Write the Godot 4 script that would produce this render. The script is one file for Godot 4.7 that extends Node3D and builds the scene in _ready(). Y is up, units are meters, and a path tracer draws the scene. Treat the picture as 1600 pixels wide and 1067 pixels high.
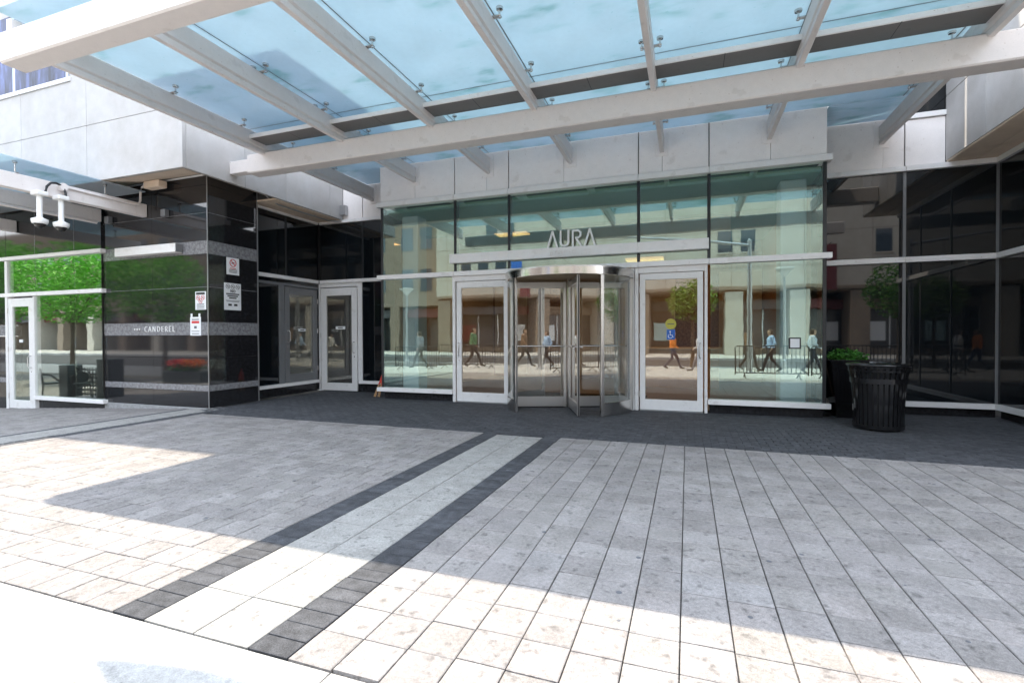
extends Node3D

# ---------------------------------------------------------------- geometry builder
class B:
	var v := PackedVector3Array()
	var n := PackedVector3Array()
	var c := PackedColorArray()
	var col := Color(1, 1, 1)
	var use_col := false
	func tri(p: Vector3, q: Vector3, r: Vector3, hint: Vector3) -> void:
		var m := (r - p).cross(q - p)
		if m.length_squared() < 1e-16:
			return
		m = m.normalized()
		if m.dot(hint) < 0.0:
			var t := q
			q = r
			r = t
			m = -m
		v.append(p); v.append(q); v.append(r)
		n.append(m); n.append(m); n.append(m)
		if use_col:
			c.append(col); c.append(col); c.append(col)
	func trin(p: Vector3, q: Vector3, r: Vector3, a: Vector3, b: Vector3, d: Vector3) -> void:
		var m := (r - p).cross(q - p)
		if m.length_squared() < 1e-18:
			return
		if m.dot(a + b + d) < 0.0:
			var t := q
			q = r
			r = t
			var u := b
			b = d
			d = u
		v.append(p); v.append(q); v.append(r)
		n.append(a); n.append(b); n.append(d)
		if use_col:
			c.append(col); c.append(col); c.append(col)
	func quad(p: Vector3, q: Vector3, r: Vector3, s: Vector3, hint: Vector3) -> void:
		tri(p, q, r, hint)
		tri(p, r, s, hint)
	func box(at: Vector3, size: Vector3, b := 0.0, basis := Basis.IDENTITY) -> void:
		var h := size * 0.5
		b = minf(b, minf(h.x, minf(h.y, h.z)) * 0.9)
		var k := Vector3(h.x - b, h.y - b, h.z - b)
		for ax in 3:
			var u := (ax + 1) % 3
			var w := (ax + 2) % 3
			for s in [-1.0, 1.0]:
				var pts := []
				for e in [[-1, -1], [1, -1], [1, 1], [-1, 1]]:
					var p := Vector3.ZERO
					p[ax] = s * h[ax]
					p[u] = e[0] * k[u]
					p[w] = e[1] * k[w]
					pts.append(at + basis * p)
				var hn := Vector3.ZERO
				hn[ax] = s
				quad(pts[0], pts[1], pts[2], pts[3], basis * hn)
				if b > 0.0:
					for t in [-1.0, 1.0]:
						var a1 := Vector3.ZERO
						a1[ax] = s * h[ax]; a1[u] = t * k[u]; a1[w] = -k[w]
						var a2 := a1
						a2[w] = k[w]
						var b1 := Vector3.ZERO
						b1[ax] = s * k[ax]; b1[u] = t * h[u]; b1[w] = -k[w]
						var b2 := b1
						b2[w] = k[w]
						var hh := Vector3.ZERO
						hh[ax] = s; hh[u] = t
						quad(at + basis * a1, at + basis * a2, at + basis * b2, at + basis * b1, basis * hh)
		if b > 0.0:
			for x in [-1.0, 1.0]:
				for y in [-1.0, 1.0]:
					for z in [-1.0, 1.0]:
						tri(at + basis * Vector3(x * h.x, y * k.y, z * k.z), at + basis * Vector3(x * k.x, y * h.y, z * k.z), at + basis * Vector3(x * k.x, y * k.y, z * h.z), basis * Vector3(x, y, z))
	# box whose top is chamfered, without a bottom (a laid paver)
	func paver(at: Vector3, sx: float, sz: float, h: float, b: float, basis := Basis.IDENTITY) -> void:
		var hx := sx * 0.5
		var hz := sz * 0.5
		var t := [Vector3(-hx + b, 0, -hz + b), Vector3(hx - b, 0, -hz + b), Vector3(hx - b, 0, hz - b), Vector3(-hx + b, 0, hz - b)]
		var m := [Vector3(-hx, -b * 0.7, -hz), Vector3(hx, -b * 0.7, -hz), Vector3(hx, -b * 0.7, hz), Vector3(-hx, -b * 0.7, hz)]
		for i in 4:
			t[i] = at + basis * t[i]
			m[i] = at + basis * m[i]
		quad(t[0], t[1], t[2], t[3], Vector3.UP)
		for i in 4:
			var j := (i + 1) % 4
			var o: Vector3 = (m[i] + m[j]) * 0.5 - at
			quad(t[i], t[j], m[j], m[i], o + Vector3.UP * 0.1)
			quad(m[i], m[j], m[j] - Vector3(0, h, 0), m[i] - Vector3(0, h, 0), Vector3(o.x, 0, o.z))
	func lathe(at: Vector3, prof: Array, seg := 24, basis := Basis.IDENTITY, a0 := 0.0, a1 := TAU) -> void:
		for i in prof.size() - 1:
			var p: Vector2 = prof[i]
			var q: Vector2 = prof[i + 1]
			var d := q - p
			if d.length() < 1e-6:
				continue
			var nn := Vector2(d.y, -d.x).normalized()
			for s in seg:
				var f := lerpf(a0, a1, float(s) / seg)
				var g := lerpf(a0, a1, float(s + 1) / seg)
				var cf := Vector3(cos(f), 0, sin(f))
				var cg := Vector3(cos(g), 0, sin(g))
				var A := at + basis * (cf * p.x + Vector3(0, p.y, 0))
				var C := at + basis * (cg * p.x + Vector3(0, p.y, 0))
				var D := at + basis * (cg * q.x + Vector3(0, q.y, 0))
				var E := at + basis * (cf * q.x + Vector3(0, q.y, 0))
				var nf := basis * (cf * nn.x + Vector3(0, nn.y, 0))
				var ng := basis * (cg * nn.x + Vector3(0, nn.y, 0))
				trin(A, C, D, nf, ng, ng)
				trin(A, D, E, nf, ng, nf)
	func tube(path: Array, r: float, seg := 8, r2 := -1.0) -> void:
		var rings := []
		var up := Vector3(0.13, 1, 0.07).normalized()
		for i in path.size():
			var d: Vector3
			if i == 0:
				d = path[1] - path[0]
			elif i == path.size() - 1:
				d = path[i] - path[i - 1]
			else:
				d = (path[i + 1] - path[i]).normalized() + (path[i] - path[i - 1]).normalized()
			d = d.normalized()
			var s := d.cross(up if absf(d.dot(up)) < 0.95 else Vector3(1, 0.1, 0)).normalized()
			var t := s.cross(d)
			var rr := r if r2 < 0.0 else lerpf(r, r2, float(i) / (path.size() - 1))
			var ring := []
			for k in seg:
				var a := TAU * k / seg
				ring.append([path[i] + (s * cos(a) + t * sin(a)) * rr, s * cos(a) + t * sin(a)])
			rings.append(ring)
		for i in path.size() - 1:
			for k in seg:
				var j := (k + 1) % seg
				var a: Array = rings[i][k]
				var b: Array = rings[i][j]
				var cc: Array = rings[i + 1][j]
				var d: Array = rings[i + 1][k]
				trin(a[0], b[0], cc[0], a[1], b[1], cc[1])
				trin(a[0], cc[0], d[0], a[1], cc[1], d[1])
		for e in [0, path.size() - 1]:
			var hint: Vector3 = (path[0] - path[1]) if e == 0 else (path[e] - path[e - 1])
			for k in seg:
				tri(path[e], rings[e][k][0], rings[e][(k + 1) % seg][0], hint)
	# polygon in xy pushed along z
	func extrude(poly: Array, z0: float, z1: float, at := Vector3.ZERO, basis := Basis.IDENTITY) -> void:
		var pk := PackedVector2Array()
		for p in poly:
			pk.append(p)
		var idx := Geometry2D.triangulate_polygon(pk)
		for i in range(0, idx.size(), 3):
			for z in [[z0, -1.0], [z1, 1.0]]:
				tri(at + basis * Vector3(pk[idx[i]].x, pk[idx[i]].y, z[0]), at + basis * Vector3(pk[idx[i + 1]].x, pk[idx[i + 1]].y, z[0]), at + basis * Vector3(pk[idx[i + 2]].x, pk[idx[i + 2]].y, z[0]), basis * Vector3(0, 0, z[1] * signf(z1 - z0)))
		var ccw := not Geometry2D.is_polygon_clockwise(pk)
		for i in pk.size():
			var a := pk[i]
			var b := pk[(i + 1) % pk.size()]
			var e := b - a
			var o := Vector2(e.y, -e.x) * (1.0 if ccw else -1.0)
			quad(at + basis * Vector3(a.x, a.y, z0), at + basis * Vector3(b.x, b.y, z0), at + basis * Vector3(b.x, b.y, z1), at + basis * Vector3(a.x, a.y, z1), basis * Vector3(o.x, o.y, 0))
	func mesh() -> ArrayMesh:
		var a := []
		a.resize(Mesh.ARRAY_MAX)
		a[Mesh.ARRAY_VERTEX] = v
		a[Mesh.ARRAY_NORMAL] = n
		if use_col:
			a[Mesh.ARRAY_COLOR] = c
		var m := ArrayMesh.new()
		m.add_surface_from_arrays(Mesh.PRIMITIVE_TRIANGLES, a)
		return m

# ---------------------------------------------------------------- scene helpers
var M := {}
var boxes := {}
var taken := {}
var rng := RandomNumberGenerator.new()

func numbered(parent: Node, called: String) -> String:
	var key := str(parent.get_instance_id()) + called
	var k: int = taken.get(key, 0)
	taken[key] = k + 1
	return called if k == 0 else "%s_%03d" % [called, k]

func tag(o: Node, label := "", category := "", group := "", kind := "") -> Node:
	if label: o.set_meta("label", label)
	if category: o.set_meta("category", category)
	if group: o.set_meta("group", group)
	if kind: o.set_meta("kind", kind)
	return o

func thing(called: String, label: String, category: String, at := Vector3.ZERO, turn := 0.0, group := "") -> Node3D:
	var o := Node3D.new()
	o.name = numbered(self, called)
	add_child(o)
	o.position = at
	o.rotation.y = turn
	tag(o, label, category, group)
	return o

func put(parent: Node, called: String, mesh: Mesh, m: Material, at := Vector3.ZERO, rot := Vector3.ZERO) -> MeshInstance3D:
	var o := MeshInstance3D.new()
	o.name = numbered(parent, called)
	o.mesh = mesh
	o.material_override = m
	o.position = at
	o.rotation = rot
	parent.add_child(o)
	return o

func bmesh(size: Vector3, b := 0.004) -> ArrayMesh:
	var key := "%.4f_%.4f_%.4f_%.4f" % [size.x, size.y, size.z, b]
	if not boxes.has(key):
		var g := B.new()
		g.box(Vector3.ZERO, size, b)
		boxes[key] = g.mesh()
	return boxes[key]

# box given by its two corners
func bar(parent: Node, called: String, lo: Vector3, hi: Vector3, m: Material, b := 0.004) -> MeshInstance3D:
	var pos := (lo + hi) * 0.5
	if parent is MeshInstance3D:
		pos -= parent.position
	return put(parent, called, bmesh((hi - lo).abs(), b), m, pos)

func copy(o: Node3D, label := "") -> Node3D:
	var c: Node3D = o.duplicate()
	var base := str(o.name)
	c.name = numbered(self, base)
	add_child(c)
	if label: c.set_meta("label", label)
	return c

func noise(freq: float, oct := 4, sd := 1, kind := FastNoiseLite.TYPE_SIMPLEX_SMOOTH) -> FastNoiseLite:
	var f := FastNoiseLite.new()
	f.noise_type = kind
	f.frequency = freq
	f.fractal_octaves = oct
	f.seed = sd
	return f

func nimg(size: int, freq: float, oct: int, sd: int) -> PackedByteArray:
	var im := noise(freq, oct, sd).get_seamless_image(size, size)
	im.convert(Image.FORMAT_L8)
	return im.get_data()

# colour texture: base colour (sRGB values about 1) modulated by layers [freq, octaves, amount, tint]
func blend_tex(size: int, layers: Array, sd := 7) -> ImageTexture:
	var maps := []
	for i in layers.size():
		maps.append(nimg(size, layers[i][0], layers[i][1], sd + i * 13))
	var out := PackedByteArray()
	out.resize(size * size * 3)
	for p in size * size:
		var r := 1.0
		var g := 1.0
		var bb := 1.0
		for i in layers.size():
			var L: Array = layers[i]
			var t: float = (maps[i][p] / 255.0 - 0.5) * 2.0
			if L.size() > 4:
				t = smoothstep(L[4], L[5], t)
				t = -t
			var cc: Color = L[3]
			r *= 1.0 + t * L[2] * cc.r
			g *= 1.0 + t * L[2] * cc.g
			bb *= 1.0 + t * L[2] * cc.b
		out[p * 3] = clampi(int(r * 200.0), 0, 255)
		out[p * 3 + 1] = clampi(int(g * 200.0), 0, 255)
		out[p * 3 + 2] = clampi(int(bb * 200.0), 0, 255)
	var im := Image.create_from_data(size, size, false, Image.FORMAT_RGB8, out)
	im.generate_mipmaps()
	return ImageTexture.create_from_image(im)

# real (linear) base colour; tex is laid in world space, one tile per "tile" metres
func mat(called: String, lin: Color, rough := 0.6, metal := 0.0, tex: Texture2D = null, tile := 1.0, spec := 0.5) -> StandardMaterial3D:
	var m := StandardMaterial3D.new()
	m.resource_name = called
	var k := 1.0
	if tex:
		k = 1.0 / pow(200.0 / 255.0, 2.2)
	m.albedo_color = Color(lin.r * k, lin.g * k, lin.b * k).linear_to_srgb()
	m.roughness = rough
	m.metallic = metal
	m.metallic_specular = spec
	if tex:
		m.albedo_texture = tex
		m.uv1_triplanar = true
		m.uv1_world_triplanar = true
		m.uv1_scale = Vector3.ONE / tile
	M[called] = m
	return m

func half_mirror(called: String, share: float, tint: Color) -> StandardMaterial3D:
	# coated glass: a thin bright film that sends back part of the light and lets the rest through
	var im := Image.create(4, 4, false, Image.FORMAT_RGBA8)
	im.fill(Color(1, 1, 1, 1))
	var m := StandardMaterial3D.new()
	m.resource_name = called
	m.albedo_texture = ImageTexture.create_from_image(im)
	m.albedo_color = Color(tint.r, tint.g, tint.b, share)
	m.transparency = BaseMaterial3D.TRANSPARENCY_ALPHA
	m.metallic = 1.0
	m.roughness = 0.012
	m.normal_enabled = true
	m.normal_texture = warp
	m.normal_scale = 0.035
	m.uv1_triplanar = true
	m.uv1_world_triplanar = true
	m.uv1_scale = Vector3.ONE / 2.3
	M[called] = m
	return m

func text(parent: Node, called: String, words: String, height: float, depth: float, m: Material, at: Vector3, rot := Vector3.ZERO, weight := 400, spread := 0) -> MeshInstance3D:
	var t := TextMesh.new()
	var f := SystemFont.new()
	f.font_names = PackedStringArray(["Droid Sans"])
	f.font_weight = weight
	if spread != 0:
		var fv := FontVariation.new()
		fv.base_font = f
		fv.spacing_glyph = spread
		t.font = fv
	else:
		t.font = f
	t.text = words
	t.font_size = 64
	t.pixel_size = height / 46.0
	t.depth = depth
	return put(parent, called, t, m, at, rot)

func gy(x: float) -> float:
	return minf(0.0, (x + 9.1) * 0.043)

# ---------------------------------------------------------------- the camera's frame (to know which pavers show largest)
func shows(p: Vector3) -> bool:
	var c := cam.global_transform.affine_inverse() * p
	if c.z > -0.3:
		return false
	var t := tan(deg_to_rad(cam.fov * 0.5))
	return absf(c.y / -c.z) < t * 1.02 and absf(c.x / -c.z) < t * 1.52

var cam: Camera3D
const ZM := -9.85
const ZR := -10.8
const XL := -6.72
const XR := 2.26

func _ready() -> void:
	rng.seed = 4021
	# ---- camera
	cam = Camera3D.new()
	cam.name = "camera"
	cam.fov = 69.2
	cam.near = 0.05
	cam.far = 400.0
	cam.position = Vector3(0, 1.45, 0)
	cam.rotation_degrees = Vector3(-0.67, 19.53, -0.21)
	add_child(cam)
	cam.make_current()
	# ---- sky, exposure
	var env := Environment.new()
	env.background_mode = Environment.BG_SKY
	var ps := ProceduralSkyMaterial.new()
	ps.sky_top_color = Color(0.76, 0.81, 0.88)
	ps.sky_horizon_color = Color(0.97, 0.96, 0.95)
	ps.sky_curve = 0.18
	ps.ground_bottom_color = Color(0.35, 0.35, 0.35)
	ps.ground_horizon_color = Color(0.6, 0.62, 0.64)
	var sky := Sky.new()
	sky.sky_material = ps
	env.sky = sky
	env.background_energy_multiplier = 1.5
	env.tonemap_mode = Environment.TONE_MAPPER_LINEAR
	env.tonemap_exposure = 4.0
	env.ssao_enabled = true
	env.ssil_enabled = true
	env.sdfgi_enabled = true
	var we := WorldEnvironment.new()
	we.name = "world_environment"
	we.environment = env
	add_child(we)
	# ---- sun: high, from the left and a little from behind the building
	var sun := DirectionalLight3D.new()
	sun.name = "sun"
	sun.light_color = Color(1.0, 0.95, 0.87)
	sun.light_energy = 0.8
	sun.light_angular_distance = 0.55
	sun.shadow_enabled = true
	add_child(sun)
	sun.basis = Basis.looking_at(Vector3(0.44, -1.0, 0.15).normalized(), Vector3.UP)

	make_materials()
	make_ground()
	make_building()
	make_lobby()
	make_pier()
	make_cafe_wing()
	make_canopy()
	make_side_canopy()
	make_revolving_door()
	make_signs()
	make_small_things()
	make_street()

var warp: ImageTexture

func make_materials() -> void:
	var wi := noise(0.016, 2, 55).get_seamless_image(256, 256)
	wi.convert(Image.FORMAT_RGBA8)
	wi.bump_map_to_normal_map(0.55)
	warp = ImageTexture.create_from_image(wi)
	var grain := blend_tex(1024, [[0.35, 2, 0.17, Color(1, 1, 1)], [0.07, 3, 0.09, Color(1, 1, 1)], [0.008, 4, 0.07, Color(1, 1, 1.05)], [0.022, 5, 0.24, Color(1, 1, 1), 0.30, 0.9], [0.16, 2, 0.12, Color(1, 1, 1), 0.62, 0.8]], 5)
	var stone := blend_tex(512, [[0.25, 2, 0.03, Color(1, 1, 1)], [0.02, 5, 0.022, Color(1, 1, 1.1)], [0.006, 4, 0.035, Color(0.8, 1, 1.2)]], 31)
	var gran := blend_tex(512, [[0.45, 2, 0.9, Color(1, 1, 1)], [0.12, 3, 0.35, Color(1, 1, 1)], [0.012, 3, 0.25, Color(1, 1, 1)]], 71)
	var paint := blend_tex(512, [[0.03, 5, 0.014, Color(1, 1, 1)], [0.2, 2, 0.012, Color(1, 1, 1)], [0.11, 3, 0.28, Color(0.8, 1, 1.1), 0.66, 0.8], [0.012, 4, 0.05, Color(0.9, 1, 1.1), 0.5, 0.8]], 91)
	var wood := blend_tex(512, [[0.03, 5, 0.2, Color(1, 1, 1)], [0.25, 2, 0.08, Color(1, 1, 1)]], 17)
	var ri := noise(0.2, 3, 61).get_seamless_image(512, 512)
	ri.convert(Image.FORMAT_RGBA8)
	ri.bump_map_to_normal_map(3.0)
	var relief := ImageTexture.create_from_image(ri)
	for i in 6:
		var t := 0.232 + 0.010 * (i - 2.5)
		mat("paver%d" % i, Color(t * 1.06, t * (0.975 + 0.004 * (i % 3)), t * (0.925 + 0.012 * (i % 2))), 0.85, 0, grain, 2.6, 0.35)
	for i in 3:
		mat("pink%d" % i, Color(0.262, 0.238 + 0.004 * i, 0.226 + 0.006 * i), 0.85, 0, grain, 2.6, 0.35)
	mat("largepaver", Color(0.292, 0.280, 0.262), 0.85, 0, grain, 2.2, 0.35)
	var dark := blend_tex(512, [[0.5, 2, 0.55, Color(1, 1, 1)], [0.12, 2, 0.2, Color(1, 1, 1)], [0.015, 4, 0.2, Color(1, 1, 1)]], 44)
	for i in 3:
		var t := 0.050 + 0.008 * i
		mat("charcoal%d" % i, Color(t, t * 1.02, t * 1.12), 0.8, 0, dark, 0.9, 0.4)
	mat("sand", Color(0.14, 0.13, 0.115), 0.95, 0, grain, 1.0)
	mat("concrete", Color(0.39, 0.375, 0.355), 0.85, 0, grain, 3.3, 0.3)
	mat("asphalt", Color(0.06, 0.06, 0.062), 0.9, 0, dark, 1.2, 0.3)
	for i in 4:
		var t := 0.445 + 0.016 * i
		mat("stone%d" % i, Color(t, t * 0.97, t * 0.945), 0.7, 0, stone, 2.7, 0.35)
	for i in 3:
		var t := 0.82 + 0.008 * i
		mat("panel%d" % i, Color(t * 1.03, t * 0.975, t * 0.95), 0.45, 0, paint, 3.1, 0.45)
	for nm in ["paver0", "paver1", "paver2", "paver3", "paver4", "paver5", "pink0", "pink1", "pink2", "largepaver", "charcoal0", "charcoal1", "charcoal2"]:
		M[nm].normal_enabled = true
		M[nm].normal_texture = relief
		M[nm].normal_scale = 0.35
	mat("core", Color(0.10, 0.10, 0.10), 0.9)
	mat("jointdark", Color(0.015, 0.015, 0.015), 0.9)
	mat("soffit", Color(0.74, 0.60, 0.47), 0.7, 0, stone, 2.3)
	mat("band", Color(0.80, 0.785, 0.775), 0.38, 0.0, paint, 2.9, 0.5)
	mat("frame", Color(0.76, 0.75, 0.74), 0.35, 0.0, paint, 2.2, 0.5)
	mat("greyframe", Color(0.20, 0.205, 0.215), 0.35, 0.3, paint, 2.2, 0.5)
	mat("mullion", Color(0.03, 0.032, 0.035), 0.3, 0.3)
	mat("steel", Color(0.62, 0.60, 0.58), 0.16, 1.0)
	mat("steelbrushed", Color(0.55, 0.54, 0.53), 0.3, 0.9)
	mat("canopypaint", Color(0.72, 0.675, 0.655), 0.4, 0, paint, 2.4, 0.45)
	mat("gutter", Color(0.17, 0.165, 0.16), 0.55, 0.2, paint, 1.3)
	mat("blackgranite", Color(0.016, 0.016, 0.018), 0.045, 0, gran, 0.55, 0.62)
	mat("greygranite", Color(0.20, 0.20, 0.21), 0.16, 0, gran, 0.55, 0.5)
	mat("plinth", Color(0.018, 0.018, 0.02), 0.12, 0, gran, 0.7, 0.5)
	mat("curbstone", Color(0.3, 0.3, 0.3), 0.8, 0, grain, 1.1)
	mat("white", Color(0.78, 0.78, 0.77), 0.4)
	mat("signwhite", Color(0.74, 0.75, 0.76), 0.35)
	mat("letter", Color(0.72, 0.71, 0.70), 0.35, 0.0)
	mat("brownstone", Color(0.22, 0.17, 0.13), 0.85, 0, stone, 3.0)
	mat("maroon", Color(0.14, 0.025, 0.03), 0.5)
	mat("black", Color(0.012, 0.012, 0.013), 0.5)
	mat("blackgloss", Color(0.008, 0.008, 0.009), 0.10, 0, null, 1.0, 0.55)
	mat("inkgrey", Color(0.10, 0.10, 0.11), 0.6)
	mat("red", Color(0.55, 0.03, 0.03), 0.5)
	mat("redlid", Color(0.62, 0.05, 0.03), 0.45)
	mat("blue", Color(0.02, 0.12, 0.45), 0.4)
	mat("yellow", Color(0.42, 0.38, 0.05), 0.4)
	mat("timber", Color(0.45, 0.27, 0.13), 0.7, 0, wood, 0.5)
	mat("walnut", Color(0.20, 0.10, 0.045), 0.4, 0, wood, 1.4)
	mat("tanfloor", Color(0.20, 0.15, 0.10), 0.3, 0, stone, 1.6)
	mat("cream", Color(0.42, 0.33, 0.22), 0.7)
	mat("tealpaint", Color(0.38, 0.52, 0.52), 0.6)
	mat("greenceiling", Color(0.10, 0.24, 0.17), 0.6)
	mat("mat_rubber", Color(0.02, 0.02, 0.02), 0.9, 0, dark, 0.5)
	mat("barkc", Color(0.10, 0.075, 0.055), 0.9, 0, wood, 0.4)
	mat("beige", Color(0.44, 0.40, 0.345), 0.85, 0, stone, 4.0)
	mat("shopdark", Color(0.03, 0.03, 0.035), 0.15)
	mat("skyglass", Color(0.05, 0.07, 0.09), 0.05)
	mat("galv", Color(0.45, 0.45, 0.46), 0.35, 0.8)
	mat("soil", Color(0.05, 0.035, 0.025), 0.95)
	mat("darkgreen", Color(0.02, 0.035, 0.035), 0.4)
	mat("blackglass", Color(0.006, 0.008, 0.010), 0.02, 0, null, 1.0, 0.62)
	half_mirror("coated", 0.22, Color(0.86, 0.97, 0.93))
	half_mirror("doorglass", 0.17, Color(0.97, 0.97, 0.93))
	half_mirror("cafeglass", 0.30, Color(0.93, 0.98, 0.95))
	var cl := StandardMaterial3D.new()
	cl.albedo_color = Color(0.8, 0.9, 0.88, 0.04)
	cl.transparency = BaseMaterial3D.TRANSPARENCY_ALPHA
	cl.roughness = 0.02
	M["clearglass"] = cl
	# fritted roof glass with algae: a weak diffuser
	var frit := canopy_tex()
	var cg := mat("frit", Color(0.40, 0.425, 0.455), 0.18, 0, frit, 5.5, 0.5)
	cg.backlight = Color(0.86, 0.94, 0.96)
	cg.backlight_enabled = true
	var lf := mat("leaf", Color(0.09, 0.20, 0.035), 0.6)
	lf.backlight_enabled = true
	lf.backlight = Color(0.35, 0.6, 0.1)
	lf.vertex_color_use_as_albedo = true
	lf.albedo_color = Color(1, 1, 1)
	var pe := mat("cloth", Color(1, 1, 1), 0.8)
	pe.vertex_color_use_as_albedo = true
	pe.albedo_color = Color(1, 1, 1)
	var lampm := mat("lobbylamp", Color(0.9, 0.8, 0.6), 0.5)
	lampm.emission_enabled = true
	lampm.emission = Color(1.0, 0.78, 0.45)
	lampm.emission_energy_multiplier = 0.16

func canopy_tex() -> ImageTexture:
	var s := 1024
	var streak := noise(0.006, 5, 3)
	var fine := noise(0.05, 4, 9)
	var mask := noise(0.0035, 3, 15)
	var out := PackedByteArray()
	out.resize(s * s * 3)
	var A := streak.get_seamless_image(s, s)
	var F := fine.get_seamless_image(s, s)
	var K := mask.get_seamless_image(s, s)
	A.convert(Image.FORMAT_L8); F.convert(Image.FORMAT_L8); K.convert(Image.FORMAT_L8)
	var a := A.get_data()
	var f := F.get_data()
	var k := K.get_data()
	for y in s:
		for x in s:
			# growth drawn out along x: sample the streak map squeezed
			var p := y * s + x
			var q := ((y * 3) % s) * s + x
			var d: float = smoothstep(0.35, 0.9, a[q] / 255.0) * smoothstep(0.58, 0.82, k[p] / 255.0)
			d *= 0.8 + 0.5 * (f[p] / 255.0 - 0.4)
			d += 0.6 * smoothstep(0.80, 0.90, f[p] / 255.0)
			var haze: float = (a[p] / 255.0 - 0.5) * 0.035 + (f[p] / 255.0 - 0.5) * 0.02
			var b: float = 1.0 + haze
			out[p * 3] = clampi(int(243.0 * (b - 0.20 * d)), 0, 255)
			out[p * 3 + 1] = clampi(int(243.0 * (b - 0.11 * d)), 0, 255)
			out[p * 3 + 2] = clampi(int(243.0 * (b - 0.13 * d)), 0, 255)
	var im := Image.create_from_data(s, s, false, Image.FORMAT_RGB8, out)
	im.generate_mipmaps()
	return ImageTexture.create_from_image(im)

# ---------------------------------------------------------------- ground
func make_ground() -> void:
	var g := B.new()
	g.quad(Vector3(-9.1, -0.03, -30), Vector3(120, -0.03, -30), Vector3(120, -0.03, 4.5), Vector3(-9.1, -0.03, 4.5), Vector3.UP)
	g.quad(Vector3(-60, gy(-60) * 0.25 - 0.3, -30), Vector3(-9.1, -0.03, -30), Vector3(-9.1, -0.03, 4.5), Vector3(-60, gy(-60) * 0.25 - 0.3, 4.5), Vector3.UP)
	var gr := B.new()
	for xs in [[-120.0, -26.0], [-26.0, -9.1], [-9.1, 120.0]]:
		var ya := gy(maxf(xs[0], -26.0)) - 0.028
		var yb := gy(maxf(xs[1], -26.0)) - 0.028
		gr.quad(Vector3(xs[0], ya, -40), Vector3(xs[1], yb, -40), Vector3(xs[1], yb, 4.6), Vector3(xs[0], ya, 4.6), Vector3.UP)
	tag(put(self, "ground", gr.mesh(), M.sand), "sandy bed showing in the joints between the pavers", "", "", "structure")

	# --- light square pavers, laid in columns right of the double charcoal strip and in courses left of it
	var pave := Node3D.new()
	pave.name = "pavement"
	add_child(pave)
	tag(pave, "light concrete pavers in front of the entrance", "", "", "structure")
	var cells := []   # x, z, sx, sz, material
	var z1 := -6.83
	var c := 0
	var x := -1.70
	while x < 7.2:
		var z := -1.745 - (0.02 if c % 2 else 0.0) * 0.5
		var first := true
		var off := rng.randf_range(-0.02, 0.02)
		while z > z1 + 0.03:
			var l := 0.238
			if first:
				l += off
				first = false
			l = minf(l, z - z1)
			cells.append([x + 0.119, z - l * 0.5, 0.2383, l])
			z -= l
		x += 0.2383
		c += 1
	# left field, courses along x
	var row := 0
	var zz := -1.745
	while zz > z1 + 0.03:
		var l := minf(0.240, zz - z1)
		var xx := -2.875
		var firstl := 0.24 if row % 2 == 0 else 0.12
		while xx > -8.60:
			var w := firstl
			firstl = 0.24
			w = minf(w, xx + 8.63)
			if w < 0.04:
				break
			cells.append([xx - w * 0.5, zz - l * 0.5, w, l])
			xx -= w
		# beyond the far pair of strips
		xx = -9.67
		while xx > -17.5:
			cells.append([xx - 0.12, zz - l * 0.5, 0.24, l])
			xx -= 0.24
		zz -= l
		row += 1
	var rest := {}
	var near := []
	for i in cells.size():
		var e: Array = cells[i]
		var p := Vector3(e[0], gy(e[0]), e[1])
		if shows(p) and e[2] > 0.15 and e[3] > 0.15:
			near.append([p.distance_squared_to(cam.position), i])
	near.sort_custom(func(p, q): return p[0] < q[0])
	var chosen := {}
	for i in mini(300, near.size()):
		chosen[near[i][1]] = true
	for i in cells.size():
		var e: Array = cells[i]
		var which := rng.randi_range(0, 5)
		var mm: Material = M["paver%d" % which]
		if e[1] > -3.2 and e[0] > -2.0 and rng.randf() < 0.4:
			which = 6 + rng.randi_range(0, 2)
			mm = M["pink%d" % (which - 6)]
		var at := Vector3(e[0], gy(e[0]) + rng.randf_range(-0.0015, 0.0015), e[1])
		var tilt := Vector3(rng.randf_range(-0.006, 0.006), 0, rng.randf_range(-0.006, 0.006))
		var sx: float = snappedf(e[2] - 0.007, 0.0005)
		var sz: float = snappedf(e[3] - 0.006, 0.0005)
		if chosen.has(i):
			var key := "pv%.4f_%.4f" % [sx, sz]
			if not boxes.has(key):
				var b := B.new()
				b.paver(Vector3.ZERO, sx, sz, 0.03, 0.005)
				boxes[key] = b.mesh()
			put(pave, "paver", boxes[key], mm, at, tilt)
		else:
			if not rest.has(which):
				rest[which] = B.new()
			rest[which].paver(at, sx, sz, 0.03, 0.005, Basis.from_euler(tilt))
	for w in rest:
		var o := put(pave, "pavers_beyond", rest[w].mesh(), M["paver%d" % w] if w < 6 else M["pink%d" % (w - 6)])
		tag(o, "", "", "", "stuff")
	# --- double strip: two charcoal bands with large slabs between
	var key_mesh := B.new()
	key_mesh.paver(Vector3.ZERO, 0.229, 0.114, 0.03, 0.004)
	var brick := key_mesh.mesh()
	for sx in [-2.755, -1.82]:
		var z := -1.745
		while z > z1 + 0.02:
			put(pave, "charcoal_paver", brick, M["charcoal%d" % rng.randi_range(0, 2)], Vector3(sx, rng.randf_range(-0.001, 0.001), z - 0.06), Vector3(rng.randf_range(-0.006, 0.006), 0, rng.randf_range(-0.004, 0.004)))
			z -= 0.12
	var bb := B.new()
	bb.paver(Vector3.ZERO, 0.343, 0.352, 0.03, 0.005)
	var slab := bb.mesh()
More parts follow.
